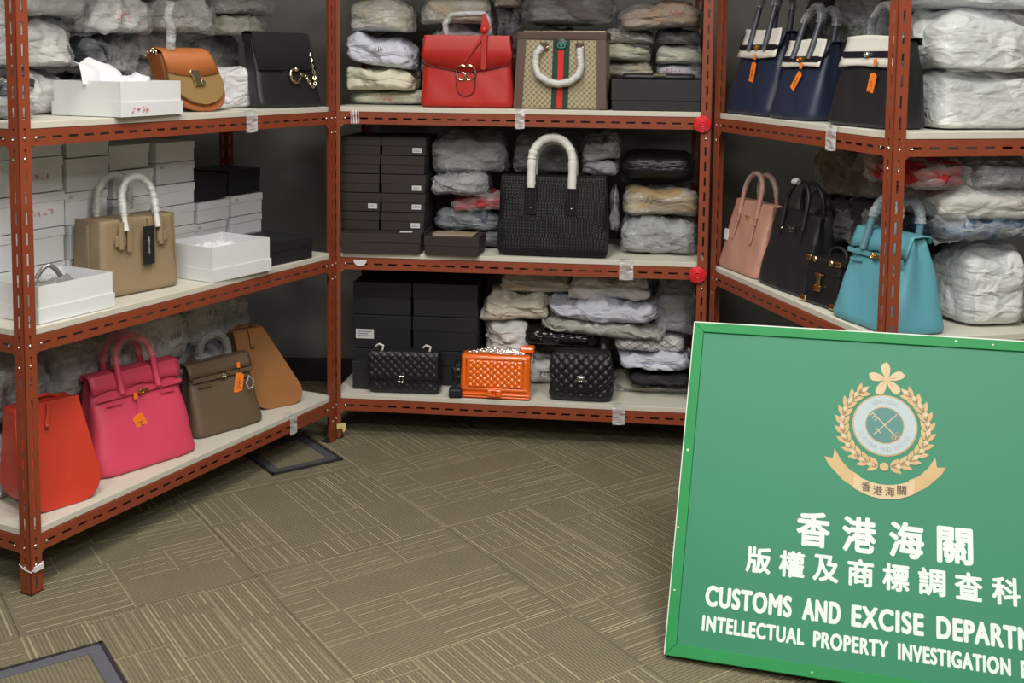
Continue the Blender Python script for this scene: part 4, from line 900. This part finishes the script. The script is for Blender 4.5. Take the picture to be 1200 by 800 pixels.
bagbody(.25, .24, .20, .19, .085, n=5, rb=.03, rt=.03, lv=26, seg=90, seed=7, quilt=(.004, .03)).build('body', QB, t, smooth=60); put(t, 'K', 2, 1.06, .26, .245, 0, side=0)
t.rotation_mode = 'XYZ'
P_('K', 2, .93, 1.19, .215, .250, .12, .26, cloth('slate_cloth', (0, 0, 0)), 'thin dark grey film packet over the tan packet', 0, FILM, .6, .006)
P_('K', 2, .935, 1.195, .130, .214, .10, .27, cloth('ochre_cloth', (.36, .255, .13)), 'tan packet with black handwriting on the middle back shelf', 2, FILM, .35, .008, scrawl=(INK, -.03, .6))
P_('K', 2, .93, 1.20, .0, .128, .09, .28, cloth('mid_grey_cloth', (.30, .31, .31)), 'large soft grey film bag at the right end of the middle back shelf', -3, FILM, .75, .012)
P_('K', 2, .895, .95, .06, .2, .22, .2, LG, 'pale film corner just right of the woven tote', 0, FILM)

# ------------------------------------------------------------------ back rack, bottom shelf
for ci, (s, w_) in enumerate(((.140, .20), (.355, .22))):
    z = 0
    for k, h in enumerate((.118, .116, .112)):
        st = (-w_ * .30, .05, .062, .032) if ci == 0 and k == 1 else None
        lidded_box('K', 1, s, .14, z, w_, .24, h, DARK, f'big black card box, {("lowest", "middle", "topmost")[k]} of the {("left", "right")[ci]} black stack on the bottom shelf', 0, .05, 'stacked black boxes', st, name='black_box'); z += h + .001
lidded_box('K', 1, .10, .06, 0, .09, .07, .095, DARK, 'little black box behind the left edge of the black flap bag', 0, .03, name='black_box')
def chanel_cc(t, x, y, z, r, m, nm='clasp_letters'):
    c = MB()
    for sg in (-1, 1): c.tube([(x + sg * r * .45 - sg * -1 * 0 + sg * r * math.cos(a) * -1 * -1, y - (.0012 if sg > 0 else 0), z + r * 1.1 * math.sin(a)) for a in [.75 + i * (2 * PI - 1.5) / 14 + (PI if sg < 0 else 0) - (0 if sg < 0 else 0) for i in range(15)]] if False else [(x + sg * r * .42 + sg * r * math.cos(a), y - (.0012 if sg > 0 else 0), z + r * 1.1 * math.sin(a)) for a in [.8 + i * (2 * PI - 1.6) / 14 + (0 if sg > 0 else 0) for i in range(15)]], r * .2, 6)
    return c.build(nm, m, t, smooth=50)
t = thing('quilted_flap_bag', 'long black quilted flap bag with silver double letter clasp', 'handbag'); h = .142
bagbody(.238, .232, .075, .065, h, n=8, pinch=0, bulge=.04, seed=71, rb=.016, rt=.014, lv=60, seg=150, quilt=(.0035, .026)).build('body', QB, t, smooth=60)
V = []; F = []; nx, nz = 90, 56
for j in range(nz + 1):
    for i in range(nx + 1):
        u = i / nx * 2 - 1; vv = j / nz; z = .142 - vv * (.142 - .052); x = u * .116; e = min(1, (1 - abs(u)) * 12) * min(1, (1 - vv) * 8)
        q = math.sqrt(abs(math.sin(PI * (x + z) / .026) * math.sin(PI * (x - z) / .026))) * .0040
        V.append((x, -.040 - q * e - .002 - .006 * math.sin(min(1, vv * 6) * PI / 2), z))
for j in range(nz):
    for i in range(nx): a = j * (nx + 1) + i; F.append((a, a + nx + 1, a + nx + 2, a + 1))
MB().add(V, F).build('flap', QB, t, smooth=60, solid=.003)
chanel_cc(t, -.004, -.054, .054, .0095, SILVER)
for x in (-.075, .083):
    MB().tube([(x, -.02, .138), (x + .004, -.02, .156), (x - .01, -.018, .160), (x - .022, -.01, .150)], .004, 6).build('wrapped_strap', mat('white_paper_wrap', (0, 0, 0)), t, smooth=60)
put(t, 'K', 1, .236, .065, 0, 1)
ORP = leather('orange_patent_leather', (.95, .165, .010), .18, coat=.8, vary=.03, grain=.1)
t = thing('orange_quilted_bag', 'glossy orange quilted box bag with silver chain on top', 'handbag'); h = .142
bagbody(.215, .21, .075, .07, h, n=10, pinch=0, bulge=.02, seed=73, rb=.006, rt=.006, wob=.0005).build('body', ORP, t, smooth=50)
V = []; F = []; nx, nz = 100, 64; X0, X1, Z0, Z1 = -.085, .085, .038, .128
for j in range(nz + 1):
    for i in range(nx + 1):
        x = X0 + (X1 - X0) * i / nx; z = Z0 + (Z1 - Z0) * j / nz; e = min(1, min(i, nx - i) / 4, min(j, nz - j) / 4)
        q = math.sqrt(abs(math.sin(PI * (x + z) / .021) * math.sin(PI * (x - z) / .021))) * .0048; V.append((x, -.041 - q * e, z))
for j in range(nz):
    for i in range(nx): a = j * (nx + 1) + i; F.append((a, a + 1, a + nx + 2, a + nx + 1))
MB().add(V, F).build('quilted_panel', ORP, t, smooth=180, solid=.002)
for a in ((-.097, .097, .130, .138), (-.097, .097, .028, .036), (-.097, -.089, .036, .130), (.089, .097, .036, .130), (-.105, .105, .012, .018), (-.105, .105, .004, .009)): MB().box(a[0], a[1], -.0435, -.037, a[2], a[3]).build('border_band', ORP, t, bevel=.0012)
MB().box(-.022, .022, -.052, -.044, .010, .034).build('clasp_plate', ORP, t, bevel=.004); chanel_cc(t, 0, -.0535, .022, .0085, mat('orange_enamel', (.75, .06, .005), .25))
for k in range(4): chain(t, [(-.085 + .01 * k, -.022 + k * .012, .147), (-.03, -.025 + k * .013, .152 + .002 * (k % 2)), (.03, -.026 + k * .012, .150), (.085 - .008 * k, -.02 + k * .012, .148)], SILVER, .0065, .0016)
MB().box(.070, .115, -.01, .03, .148, .168).build('shoulder_pad', ORP, t, bevel=.006)
MB().tube([(-.110, -.02, .09), (-.118, -.02, .088)], .005, 8).build('side_stud', SILVER, t)
put(t, 'K', 1, .543, .052, 0, -2); t.scale.x = 1.08
t = tag(MB().box(-.022, .022, -.02, .02, 0, .030).build('small_black_case', DARK, bevel=.006), 'small black case at the left foot of the orange bag', 'case'); put(t, 'K', 1, .412, .022, 0, 6)
package('K', 1, .385, .43, 0, .10, .075, .05, leather('black_smooth_leather', (0, 0, 0)), 'black strap bundle standing left of the orange bag', 0, None, .3, .008, name='strap_bundle', cat='strap')
t = thing('quilted_backpack', 'black quilted flap bag with square silver clasp right of the orange bag', 'handbag'); h = .160
bagbody(.215, .19, .11, .085, h, n=5, pinch=0, bulge=.10, seed=75, rb=.022, rt=.02, lv=70, seg=150, quilt=(.0055, .032)).build('body', QB, t, smooth=60)
V = []; F = []; nx, nz = 80, 60
for j in range(nz + 1):
    for i in range(nx + 1):
        u = i / nx * 2 - 1; vv = j / nz; hw = .094 + .009 * math.sin(PI * vv) - (.02 * max(0, vv - .7) / .3); x = u * hw; z = .158 - vv * (.158 - .048) - 0.012 * (1 - u * u) * vv; e = min(1, (1 - abs(u)) * 10) * min(1, (1 - vv) * 8)
        q = math.sqrt(abs(math.sin(PI * (x + z) / .032) * math.sin(PI * (x - z) / .032))) * .0065
        V.append((x, -.052 - .011 * math.sin(min(1, vv * 3) * PI / 2) - q * e + .006 * u ** 4, z))
for j in range(nz):
    for i in range(nx): a = j * (nx + 1) + i; F.append((a, a + nx + 1, a + nx + 2, a + 1))
MB().add(V, F).build('flap', QB, t, smooth=60, solid=.004)
p = MB().box(-.015, .014, -.078, -.070, .070, .092).build('clasp_plate', mat('dark_silver', (.35, .35, .36), .3, 1), t, bevel=.003); chanel_cc(p, 0, -.0795, .081, .006, SILVER)
MB().tube([(-.01, -.066, .150), (-.008, -.070, .128), (.003, -.071, .128), (.005, -.067, .150)], .0022, 6).build('flap_loop', QB, t)
put(t, 'K', 1, .822, .075, 0, 0)
# soft white dust bags and what is wedged among them
P_('K', 1, .50, .74, 0, .10, .17, .25, WC, 'white dust bag with black print low behind the orange bag', 0, None, .4, .012, scrawl=(INK, .08, .5))
P_('K', 1, .465, .66, .085, .235, .12, .30, WC, 'crumpled white dust bag drooping behind the orange bag', 4, None, .6, .022, tilt=-.10, fr=24, free=True)
P_('K', 1, .465, .71, .222, .335, .13, .30, IV, 'rumpled ivory dust bag in the middle of the white heap', -4, None, .6, .022, tilt=.05, fr=24, free=True)
P_('K', 1, .53, .79, .318, .402, .14, .28, IV, 'ivory dust bag with black stitching at the top left of the heap', 0, None, .5, .016, scrawl=(INK, -.04, .12), fr=26, free=True)
P_('K', 1, .76, 1.05, .308, .402, .12, .28, WC, 'white dust bag topmost on the heap under the board', 3, None, .5, .018, fr=24, free=True)
P_('K', 1, .67, 1.10, .235, .325, .09, .31, BW, 'bluish white dust bag spread across the upper heap', -3, None, .55, .022, fr=22, tilt=-.05, free=True)
P_('K', 1, .655, 1.12, .185, .245, .10, .30, mat('silver_grey_satin', (.40, .40, .37), .35), 'silvery grey satin bag beneath the bluish white one', 2, None, .6, .014, tilt=-.05, free=True)
t = thing('quilted_clutch', 'black quilted clutch wedged in the white heap above the black backpack', 'bag')
bagbody(.26, .25, .22, .20, .060, n=5, rb=.02, rt=.02, lv=24, seg=110, seed=77, quilt=(.004, .028)).build('body', mat('black_patent_leather', (.010, .009, .009), .2, grain=.3, gscale=60), t, smooth=60); put(t, 'K', 1, .745, .25, .150, -3)
P_('K', 1, .74, .92, 0, .165, .20, .22, LG, 'pale grey bundle behind the black quilted backpack', 0, None)
gp = P_('K', 1, .90, 1.17, .135, .20, .11, .28, WC, 'white dust bag printed with a black diamond grid', 0, None, .45, .012)
def grid(t, b):
    gm = MB(); D = (b[3] - b[2]) / 2
    for k in range(6):
        for sg in (-1, 1): gm.tube([(-.10 + k * .036 + sg * .02 * (q - 1.5), -D * (.99 if q in (1, 2) else .97) - .002, (b[5] - b[4]) * (.18 + .2 * q)) for q in range(4)], .0008, 4)
    gm.build('grid_print', INK, t)
gp['extra'] = grid
P_('K', 1, .93, 1.19, .075, .135, .10, .28, BW, 'bluish white dust bag folded above the black pouch', 0, None, .55, .018, fr=24)
P_('K', 1, .97, 1.19, .036, .074, .085, .26, mat('black_pouch_cloth', (.018, .017, .02), .8, grain=.3, gscale=200), 'flat black pouch near the right end of the bottom back shelf', 2, None, .5, .008)
P_('K', 1, .92, 1.19, 0, .036, .07, .28, cloth('khaki_cloth', (.25, .225, .15)), 'flat beige packet in shiny film lowest at the right', 0, FILM, .5, .006)
P_('K', 1, 1.05, 1.20, .20, .39, .17, .25, GC, 'dark grey translucent bag at the upper right of the heap', 0, FILM, .6, .014)

# ------------------------------------------------------------------ right rack, top shelf
NAVY = leather('navy_leather', (.014, .022, .052), .42); BLKL = leather('black_pebbled_leather', (.014, .014, .016), .42); STRAP = leather('black_strap_leather', (.010, .010, .016), .35)
GRH = mat('slate_wrapped_handle', (.06, .065, .085), .3)
t = birkin('navy_handbag', 'navy leather handbag with white felt flap cover, next to the back corner', NAVY, .270, .232, .240, .14, .13, .045, felt=FELT, sleeve=FILM, tagp=(.012, .175, .026, .050, -.15, .028), seed=11, strap_z=.83, flapdrop=.16, handle_m=GRH, strap_m=STRAP, pinch=.08); put(t, 'R', 3, .148, .090, 0, 3, lean=.08)
t = birkin('navy_handbag', 'smaller navy leather handbag with white felt cover in the middle of three', NAVY, .222, .198, .205, .12, .10, .038, felt=FELT, sleeve=FILM, tagp=(.022, .150, .022, .048, -.6, .028), seed=13, strap_z=.80, flapdrop=.16, handle_m=GRH, strap_m=STRAP, pinch=.08); put(t, 'R', 3, .412, .080, 0, 4, lean=.14)
t = birkin('black_handbag', 'black single handle handbag with white felt strips beside the right post', BLKL, .260, .238, .208, .13, .085, .05, felt=FELT, sleeve=FILM, single=True, tagp=(.045, .160, .026, .058, -.2, .038), seed=15, strap_z=.84, flapdrop=.2, handle_m=GRH, clm=SILVER, strap_m=STRAP, pinch=.05); put(t, 'R', 3, .752, .085, 0, 4, lean=.08)
P_('R', 3, .02, .26, 0, .17, .24, .19, DK, 'dark bundle behind the corner navy handbag', 0, FILM3)
P_('R', 3, .02, .28, .175, .40, .24, .19, cloth('charcoal_cloth', (.06, .06, .065)), 'dark grey film bundle above the corner navy handbag', 0, FILM3, .4, .016)
P_('R', 3, .28, .58, 0, .19, .23, .2, GC, 'grey bundle behind the smaller navy handbag', 0, FILM)
P_('R', 3, .27, .56, .195, .38, .20, .23, cloth('mid_grey_cloth', (0, 0, 0)), 'crinkled grey film bundle between the navy handles', 0, FILM, .5, .018, fr=44)
P_('R', 3, .54, .80, .20, .284, .21, .22, LG, 'pale grey film bundle behind the black handbag handle', 0, FILM, .5, .016, fr=44)
PWH = cloth('bright_white_cloth', (.68, .70, .70))
P_('R', 3, .60, .91, 0, .140, .155, .28, PWH, 'boxy white parcel in clear film on the top right shelf, lowest', 0, FILM, .10, .0025, k=10, fr=20)
P_('R', 3, .61, .93, .141, .285, .08, .35, PWH, 'big white bag in glossy film lying on the boxy white parcel', 3, FILM, .5, .0065, fr=26)
P_('R', 3, .62, .93, .285, .405, .15, .29, cloth('cool_white_cloth', (.62, .64, .67)), 'white film bag at the upper right corner above the glossy white bag', -2, FILM3, .5, .006, fr=26, free=True)
pt = bpy.data.objects['contents']
# ------------------------------------------------------------------ right rack, middle shelf
BLUSH = leather('blush_leather', (.50, .26, .20), .42, vary=.05); TEAL = leather('turquoise_leather', (.115, .36, .44), .42, vary=.06)
def tote(name, label, m, w_, wt, h, dp, hh, hx, strapdrop, hw=.0065, sleeve=None, metal=GOLD, seed=0, band=True):
    t = thing(name, label, 'handbag'); dt = dp * .35
    bagbody(w_, wt, dp, dt, h, n=8, pinch=.10, bulge=.06, seed=seed, rb=.010).build('body', m, t, smooth=50)
    Y = lambda z: -((dp + (dt - dp) * z / h) / 2 * (1 + .06 * math.sin(PI * z / h))) - .003
    for k, sg in enumerate((-1, 1)):
        y0 = Y(h * .9) - .006 if sg < 0 else -Y(h * .9) + .006
        P = harc(hx, h * .80, h + hh * (1 if sg < 0 else .94), y0, y0 * .5); MB().tube(P, hw, 10).build('handle', m, t, smooth=60)
        if sleeve: wrap_tube(P[2:-2], hw * 1.3, seed + k).build('plastic_wrap', sleeve, t, smooth=60)
    for sg in (-1, 1):
        MB().tube([(sg * hx, Y(h * .95) - .003, h * .97), (sg * hx * .98, Y(h * .75) - .003, h * .75), (sg * hx * 1.04, Y(h * (.97 - strapdrop)) - .002, h * (.97 - strapdrop))], .006, 6, flat=.35).build('handle_strap', m, t, smooth=60)
        if band: MB().box(sg * hx - .009, sg * hx + .009, Y(h * .72) - .007, Y(h * .72) - .002, h * .70, h * .73).build('strap_loop', m, t, bevel=.001)
    return t, Y
t, Y = tote('blush_tote', 'pale blush pink leather tote with small gold lettering', BLUSH, .250, .228, .212, .12, .085, .052, .52, sleeve=FILM3, seed=81)
text(t, 'PRADA', 0, Y(.165) - .001, .168, .030, .006, GOLD, name='front_lettering'); text(t, 'MILANO', 0, Y(.158) - .001, .160, .018, .0025, GOLD, name='front_lettering')
MB().poly([(-.108, .085), (-.088, .085), (-.087, .118), (-.106, .118)], Y(.1) - .002, Y(.1) + .002).build('white_sticker', STICK, t)
put(t, 'R', 2, .128, .080, 0, 3, lean=.08)
t, Y = tote('black_tote', 'black leather tote with small metal front plate between pink and trunk bags', BLKL, .260, .232, .216, .12, .085, .055, .30, sleeve=None, seed=83, band=False)
MB().box(-.018, .018, Y(.17) - .003, Y(.17), .152, .182).build('front_plate', mat('dark_plate', (.06, .06, .065), .25, .6), t, bevel=.002)
text(t, 'PRADA', 0, Y(.17) - .0036, .172, .026, .006, SILVER, name='plate_lettering'); text(t, 'MILANO', 0, Y(.17) - .0036, .162, .018, .003, SILVER, name='plate_lettering')
for x in (-.05, .05): stud(t, x, Y(.165) - .002, .166, PALEGOLD, .0042)
MB().tube([(-.012, -.035, .300), (.0, -.036, .304), (.010, -.034, .301)], .0085, 8).build('white_tie', STICK, t, smooth=60)
put(t, 'R', 2, .392, .085, 0, 3, lean=.08)
t = thing('trunk_bag', 'small black trunk shaped bag with gold locks leaning beside the turquoise bag', 'bag')
MB().box(-.072, .072, -.045, .045, .001, .125).build('body', mat('black_box_leather', (.012, .012, .013), .35), t, bevel=.008, seg=3)
for sx in (-1, 1):
    for z in (.004, .112): MB().box(sx * .064 - .012, sx * .064 + .012, -.049, -.030, z, z + .014).build('corner_cap', GOLD, t, bevel=.003)
MB().box(-.074, .074, -.047, .047, .088, .092).build('edge_piping', BLKL, t)
c = MB(); c.box(-.012, .014, -.056, -.047, .040, .056); c.box(-.006, .008, -.055, -.047, .056, .086); c.box(-.016, .018, -.053, -.047, .078, .086); c.build('lock', GOLD, t, bevel=.002)
MB().tube(harc(.035, .120, .150, -.0), .005, 8).build('handle', BLKL, t, smooth=60)
for x in (-.035, .035): stud(t, x, -.046, .118, GOLD, .008)
put(t, 'R', 2, .602, .075, 0, 6, lean=.12)
t = birkin('turquoise_handbag', 'turquoise blue leather handbag half behind the right post', TEAL, .262, .205, .222, .17, .085, .045, sleeve=FILM2, seed=17, strap_z=.76, flapdrop=.20, pinch=.16, handle_m=mat('blue_grey_handle', (.12, .25, .32), .35)); put(t, 'R', 2, .815, .100, 0, 5, lean=.05)
BK = cloth('black_cloth', (.012, .012, .015))
P_('R', 2, .02, .28, 0, .26, .25, .18, BK, 'black bundle behind the blush tote', 0, FILM3)
P_('R', 2, .18, .40, .24, .40, .22, .22, cloth('sand_cloth', (.22, .17, .12)), 'sand coloured bag high behind the blush and black totes', 0, FILM3, .5, .014)
P_('R', 2, .40, .62, .26, .41, .20, .24, cloth('greige_cloth', (.19, .15, .13)), 'greige bag in film under the board above the trunk bag', 0, FILM, .5, .014)
P_('R', 2, .28, .58, .12, .25, .22, .20, cloth('charcoal_cloth', (0, 0, 0)), 'charcoal bag in film behind the black tote handles', 0, FILM, .5, .016)
P_('R', 2, .28, .62, 0, .12, .24, .18, BK, 'black bundle low behind the black tote', 0, None)
P_('R', 2, .46, .72, .13, .27, .17, .24, cloth('charcoal_cloth', (0, 0, 0)), 'large dark plastic bag above the trunk bag', 0, FILM, .5, .020, fr=50)
P_('R', 2, .60, .74, .06, .14, .22, .2, LG, 'pale film bag corner left of the turquoise bag', 0, FILM)
P_('R', 2, .66, .92, 0, .205, .25, .19, PWH, 'large white bag in film right of the turquoise bag', 0, FILM, .45, .0065, fr=28)
P_('R', 2, .64, .93, .195, .262, .17, .27, cloth('denim_blue_cloth', (.07, .12, .19)), 'denim blue bag in film over the large white bag', 0, FILM, .5, .016, tilt=.1)
P_('R', 2, .64, .93, .255, .335, .09, .35, cloth('warm_white_cloth', (.58, .55, .52)), 'off white bag with red print in film right of the post', -4, FILM, .5, .0065, fr=26)
P_('R', 2, .66, .93, .335, .41, .09, .17, cloth('deep_red_cloth', (.38, .015, .02)), 'deep red bag showing through film right of the post', 0, FILM, .5, .014)
P_('R', 2, .64, .93, .335, .425, .25, .19, cloth('lilac_grey_cloth', (.33, .31, .33)), 'lilac grey film bag at the right edge under the board', 0, FILM, .5, .014)
# right rack, bottom shelf (mostly behind the sign)
for i, (s, z, w_, h, lb) in enumerate(((.14, 0, .24, .14, 'black box lowest at the dark inner end of the right rack'), (.14, .141, .23, .13, 'black box topmost at the dark inner end of the right rack'), (.42, 0, .26, .15, 'black box behind the sign, lower, on the right rack'), (.42, .151, .25, .12, 'black box behind the sign, upper, on the right rack'))):
    lidded_box('R', 1, s, .10, z, w_, .25, h, DARK, lb, 0, .04, name='black_box')
P_('R', 1, .60, .92, 0, .16, .10, .3, GC, 'grey bundle hidden behind the green sign', 0, FILM)

# ------------------------------------------------------------------ the green sign leaning on the right rack
SW, SH = .866, .7345
SGN = mat('sign_green', (.012, .190, .098), .5, vary=.04, vscale=3, spec=.42); FRG = mat('sign_frame_green', (.012, .235, .062), .55, vary=.12, vscale=14, spec=.3); CHIP = mat('worn_white_edge', (.62, .70, .62), .6)
sign = thing('standing_sign', 'green customs department sign with gold emblem leaning against the right rack', 'sign')
MB().box(.015, SW - .015, .003, .009, .015, SH - .015).build('sign_plate', SGN, sign)
fw = .024
for P in ([(0, 0), (SW, 0), (SW - fw, fw), (fw, fw)], [(0, SH), (fw, SH - fw), (SW - fw, SH - fw), (SW, SH)], [(0, 0), (fw, fw), (fw, SH - fw), (0, SH)], [(SW, 0), (SW, SH), (SW - fw, SH - fw), (SW - fw, fw)]):
    f_ = MB().poly(P, -.002, .016).build('frame_bar', FRG, sign, bevel=.0012)
e = MB(); e.box(.001, SW - .001, -.0024, -.0010, SH - .0022, SH + .0004); e.box(-.0004, .0016, -.0024, -.0010, .001, SH - .001); e.build('worn_edge', CHIP, sign)
for x, z, r in ((.58, SH - .010, .003), (.655, SH - .013, .002), (.006, .26, .0022), (.012, .43, .003), (.010, .13, .002), (.30, .010, .002)): MB().dome((x, -.002, z), r, (0, -1, 0), .0005, 7).build('paint_chip', CHIP, sign)
LET = mat('sign_lettering_white', (.66, .74, .72), .5); EG = mat('emblem_gold', (.50, .34, .15), .5, vary=.18, vscale=40); EP = mat('emblem_pale_gold', (.56, .43, .25), .5, vary=.12, vscale=50); ES = mat('emblem_silver', (.38, .46, .48), .5); EB = mat('emblem_edge', (.42, .28, .12), .5); ED = mat('emblem_dark_green', (.03, .17, .15), .4)
y0 = .0028
for i, ch in enumerate('香港海關'): text(sign, ch, .4315 + (i - 1.5) * .0935, y0, .289, .069, .073, LET, bold=.0024, name='heading_lettering')
for i, ch in enumerate('版權及商標調查科'): text(sign, ch, .4235 + (i - 3.5) * .0692, y0, .2130, .0525, .054, LET, bold=.0017, name='heading_lettering')
def words(line, x0, z, h, wtot, bold, sp):
    """condensed bold capitals, one mesh per word, spread over wtot"""
    ws = line.split(' '); n = [len(q) - .55 * q.count('I') for q in ws]; u = (wtot - sp * (len(ws) - 1)) / sum(n); x = x0
    for q, k in zip(ws, n):
        text(sign, q, x + k * u / 2, y0, z, k * u * .97, h, LET, bold=bold, name='name_lettering'); x += k * u + sp
words('CUSTOMS AND EXCISE DEPARTMENT', .073, .1285, .0430, .722, .0021, .017)
words('INTELLECTUAL PROPERTY INVESTIGATION BUREAU', .070, .0735, .0320, .728, .0015, .012)
em = (.4325, .525)
def disc(r, n=48): return [(em[0] + r * math.cos(2 * PI * i / n), em[1] + r * math.sin(2 * PI * i / n)) for i in range(n)]
emb = MB().poly(disc(.0675), y0 - .0004, y0 + .001).build('emblem', EB, sign)
MB().poly(disc(.0645), y0 - .0008, y0).build('silver_ring', ES, emb); MB().poly(disc(.0405), y0 - .0011, y0).build('ring_edge', EB, emb); MB().poly(disc(.0385), y0 - .0014, y0).build('dark_centre', ED, emb)
for body, a0, a1, r in (('HONG KONG', 118, 62, .0525), ('CUSTOMS AND EXCISE', 205, 335, .0525)):
    n = len(body)
    for i, ch in enumerate(body):
        if ch == ' ': continue
        a = math.radians(a0 + (a1 - a0) * i / (n - 1)); up_ = body.startswith('H')
        text(emb, ch, em[0] + r * math.cos(a), y0 - .001, em[1] + r * math.sin(a), None, .0085, mat('emblem_grey_print', (.33, .36, .38), .5), name='emblem_lettering', rz=a - PI / 2 if up_ else a + PI / 2, extrude=.0002)
K_ = MB()
def bar(mb, x0, z0, x1, z1, w_, y=y0 - .0018):
    dx, dz = x1 - x0, z1 - z0; L = math.hypot(dx, dz); nx_, nz_ = -dz / L * w_ / 2, dx / L * w_ / 2
    mb.poly([(x0 + nx_, z0 + nz_), (x0 - nx_, z0 - nz_), (x1 - nx_, z1 - nz_), (x1 + nx_, z1 + nz_)][::-1], y, y + .0006)
c0 = em
bar(K_, c0[0] - .026, c0[1] + .026, c0[0] + .020, c0[1] - .020, .0022); bar(K_, c0[0] + .026, c0[1] + .026, c0[0] - .022, c0[1] - .022, .0018)
for k in range(3): bar(K_, c0[0] - .025 + .005 * k, c0[1] + .025 - .005 * k, c0[0] - .031 + .005 * k, c0[1] + .018 - .005 * k, .0018)
bar(K_, c0[0] - .018, c0[1] - .008, c0[0] - .008, c0[1] - .018, .002)
for cx_, cz_ in ((.019, -.026), (.026, -.019), (.026, -.027)): K_.tube([(c0[0] + cx_ + .0045 * math.cos(a), y0 - .0015, c0[1] + cz_ + .0045 * math.sin(a)) for a in [i * PI / 5 for i in range(10)]], .0009, 4, closed=True)
bar(K_, c0[0] - .030, c0[1] - .030, c0[0] - .027, c0[1] - .027, .002)
K_.build('crossed_keys', EP, emb)
def leafp(cx, cz, a, l, w_):
    P = []
    for i in range(7): t_ = i / 6; P.append((t_ * l, w_ / 2 * math.sin(PI * t_ ** .8)))
    for i in range(5, 0, -1): t_ = i / 6; P.append((t_ * l, -w_ / 2 * math.sin(PI * t_ ** .8)))
    ca_, sa_ = math.cos(a), math.sin(a); return [(cx + x * ca_ - z * sa_, cz + x * sa_ + z * ca_) for x, z in P][::-1]
wr = thing('laurel', '', ''); bpy.data.objects.remove(wr)
for sg in (-1, 1):
    for i in range(11):
        a = math.radians(-82 + i * 13.2); r = .0875; cx, cz = em[0] + sg * r * math.cos(a), em[1] - .002 + r * math.sin(a)
        for off, m_, ln_ in ((-.62, EG, .027), (.62, EG, .027), (0, EP, .030)):
            ta = a + PI / 2 + off; dx, dz = math.cos(ta), math.sin(ta); ang = math.atan2(dz, sg * dx)
            MB().poly(leafp(cx, cz, ang, ln_, .0115), y0 - .0003 * (i % 3) - .0006, y0 + .001).build('wreath_leaf', m_, emb)
MB().poly([(em[0] + .009 * math.cos(i * PI / 8), em[1] - .090 + .009 * math.sin(i * PI / 8)) for i in range(16)], y0 - .0018, y0).build('wreath_knot', EG, emb)
fc = (em[0] + .0035, em[1] + .102)
for k in range(5):
    a = math.radians(92 + 72 * k); P = []
    for tt, ww in ((0, 0), (.15, .004), (.4, .0095), (.7, .012), (.88, .009), (1, .0)): P.append((tt * .040, ww))
    for tt, ww in ((.9, -.005), (.7, -.0075), (.4, -.007), (.15, -.004)): P.append((tt * .040, ww))
    ca_, sa_ = math.cos(a), math.sin(a); Q = [(fc[0] + x * ca_ - (z + x * .0) * sa_, fc[1] + x * sa_ + z * ca_) for x, z in P]
    p = MB().poly(Q[::-1], y0 - .0006, y0 + .001).build('flower_petal', EP, emb)
    MB().poly([(fc[0] + .021 * ca_ + .0018 * math.cos(j), fc[1] + .021 * sa_ + .0018 * math.sin(j)) for j in range(0, 6)], y0 - .0010, y0).build('petal_star', mat('petal_red', (.55, .15, .06), .5), p) if False else None
    bar_ = MB(); bar(bar_, fc[0] + .004 * ca_, fc[1] + .004 * sa_, fc[0] + .022 * ca_, fc[1] + .022 * sa_, .001, y0 - .0010); bar_.build('petal_vein', mat('petal_red', (.50, .16, .06), .5), emb)
def arcband(x0, x1, rw, zc, y, m_, nm):
    P = [];
    n = 14
    for i in range(n + 1): x = x0 + (x1 - x0) * i / n; P.append((em[0] + x, zc + 4.6 * x * x))
    for i in range(n, -1, -1): x = x0 + (x1 - x0) * i / n; P.append((em[0] + x * .985, zc + 4.6 * x * x + rw))
    return MB().poly(P, y, y + .001).build(nm, m_, emb)
arcband(-.062, .062, .030, em[1] - .158, y0 - .0014, EP, 'ribbon_centre')
for sg in (-1, 1):
    P = [(.050, -.146), (.085, -.125), (.115, -.095), (.124, -.079), (.106, -.081), (.103, -.060), (.088, -.085), (.070, -.103), (.050, -.113)]
    Q = [(em[0] + sg * x, em[1] + z) for x, z in P]; MB().poly(Q if sg > 0 else Q[::-1], y0 - .0004, y0 + .001).build('ribbon_end', EG, emb)
for i, ch in enumerate('香港海關'): x = (-.036, -.0125, .0125, .036)[i]; text(emb, ch, em[0] + x, y0 - .0018, em[1] - .158 + .016 + 4.6 * x * x, .019, .0195, mat('dark_brown_print', (.10, .06, .03), .5), name='ribbon_lettering', bold=.0004, extrude=.0002)
eX = Vector((.9466312, -.32118274, .02703726)); eZ = Vector((.14759045, .50650953, .84950877)); eY = eZ.cross(eX).normalized(); eZ = eX.cross(eY)
sign.matrix_world = Matrix(((eX.x, eY.x, eZ.x, .3310), (eX.y, eY.y, eZ.y, 2.2300), (eX.z, eY.z, eZ.z, .0105), (0, 0, 0, 1)))

settle()
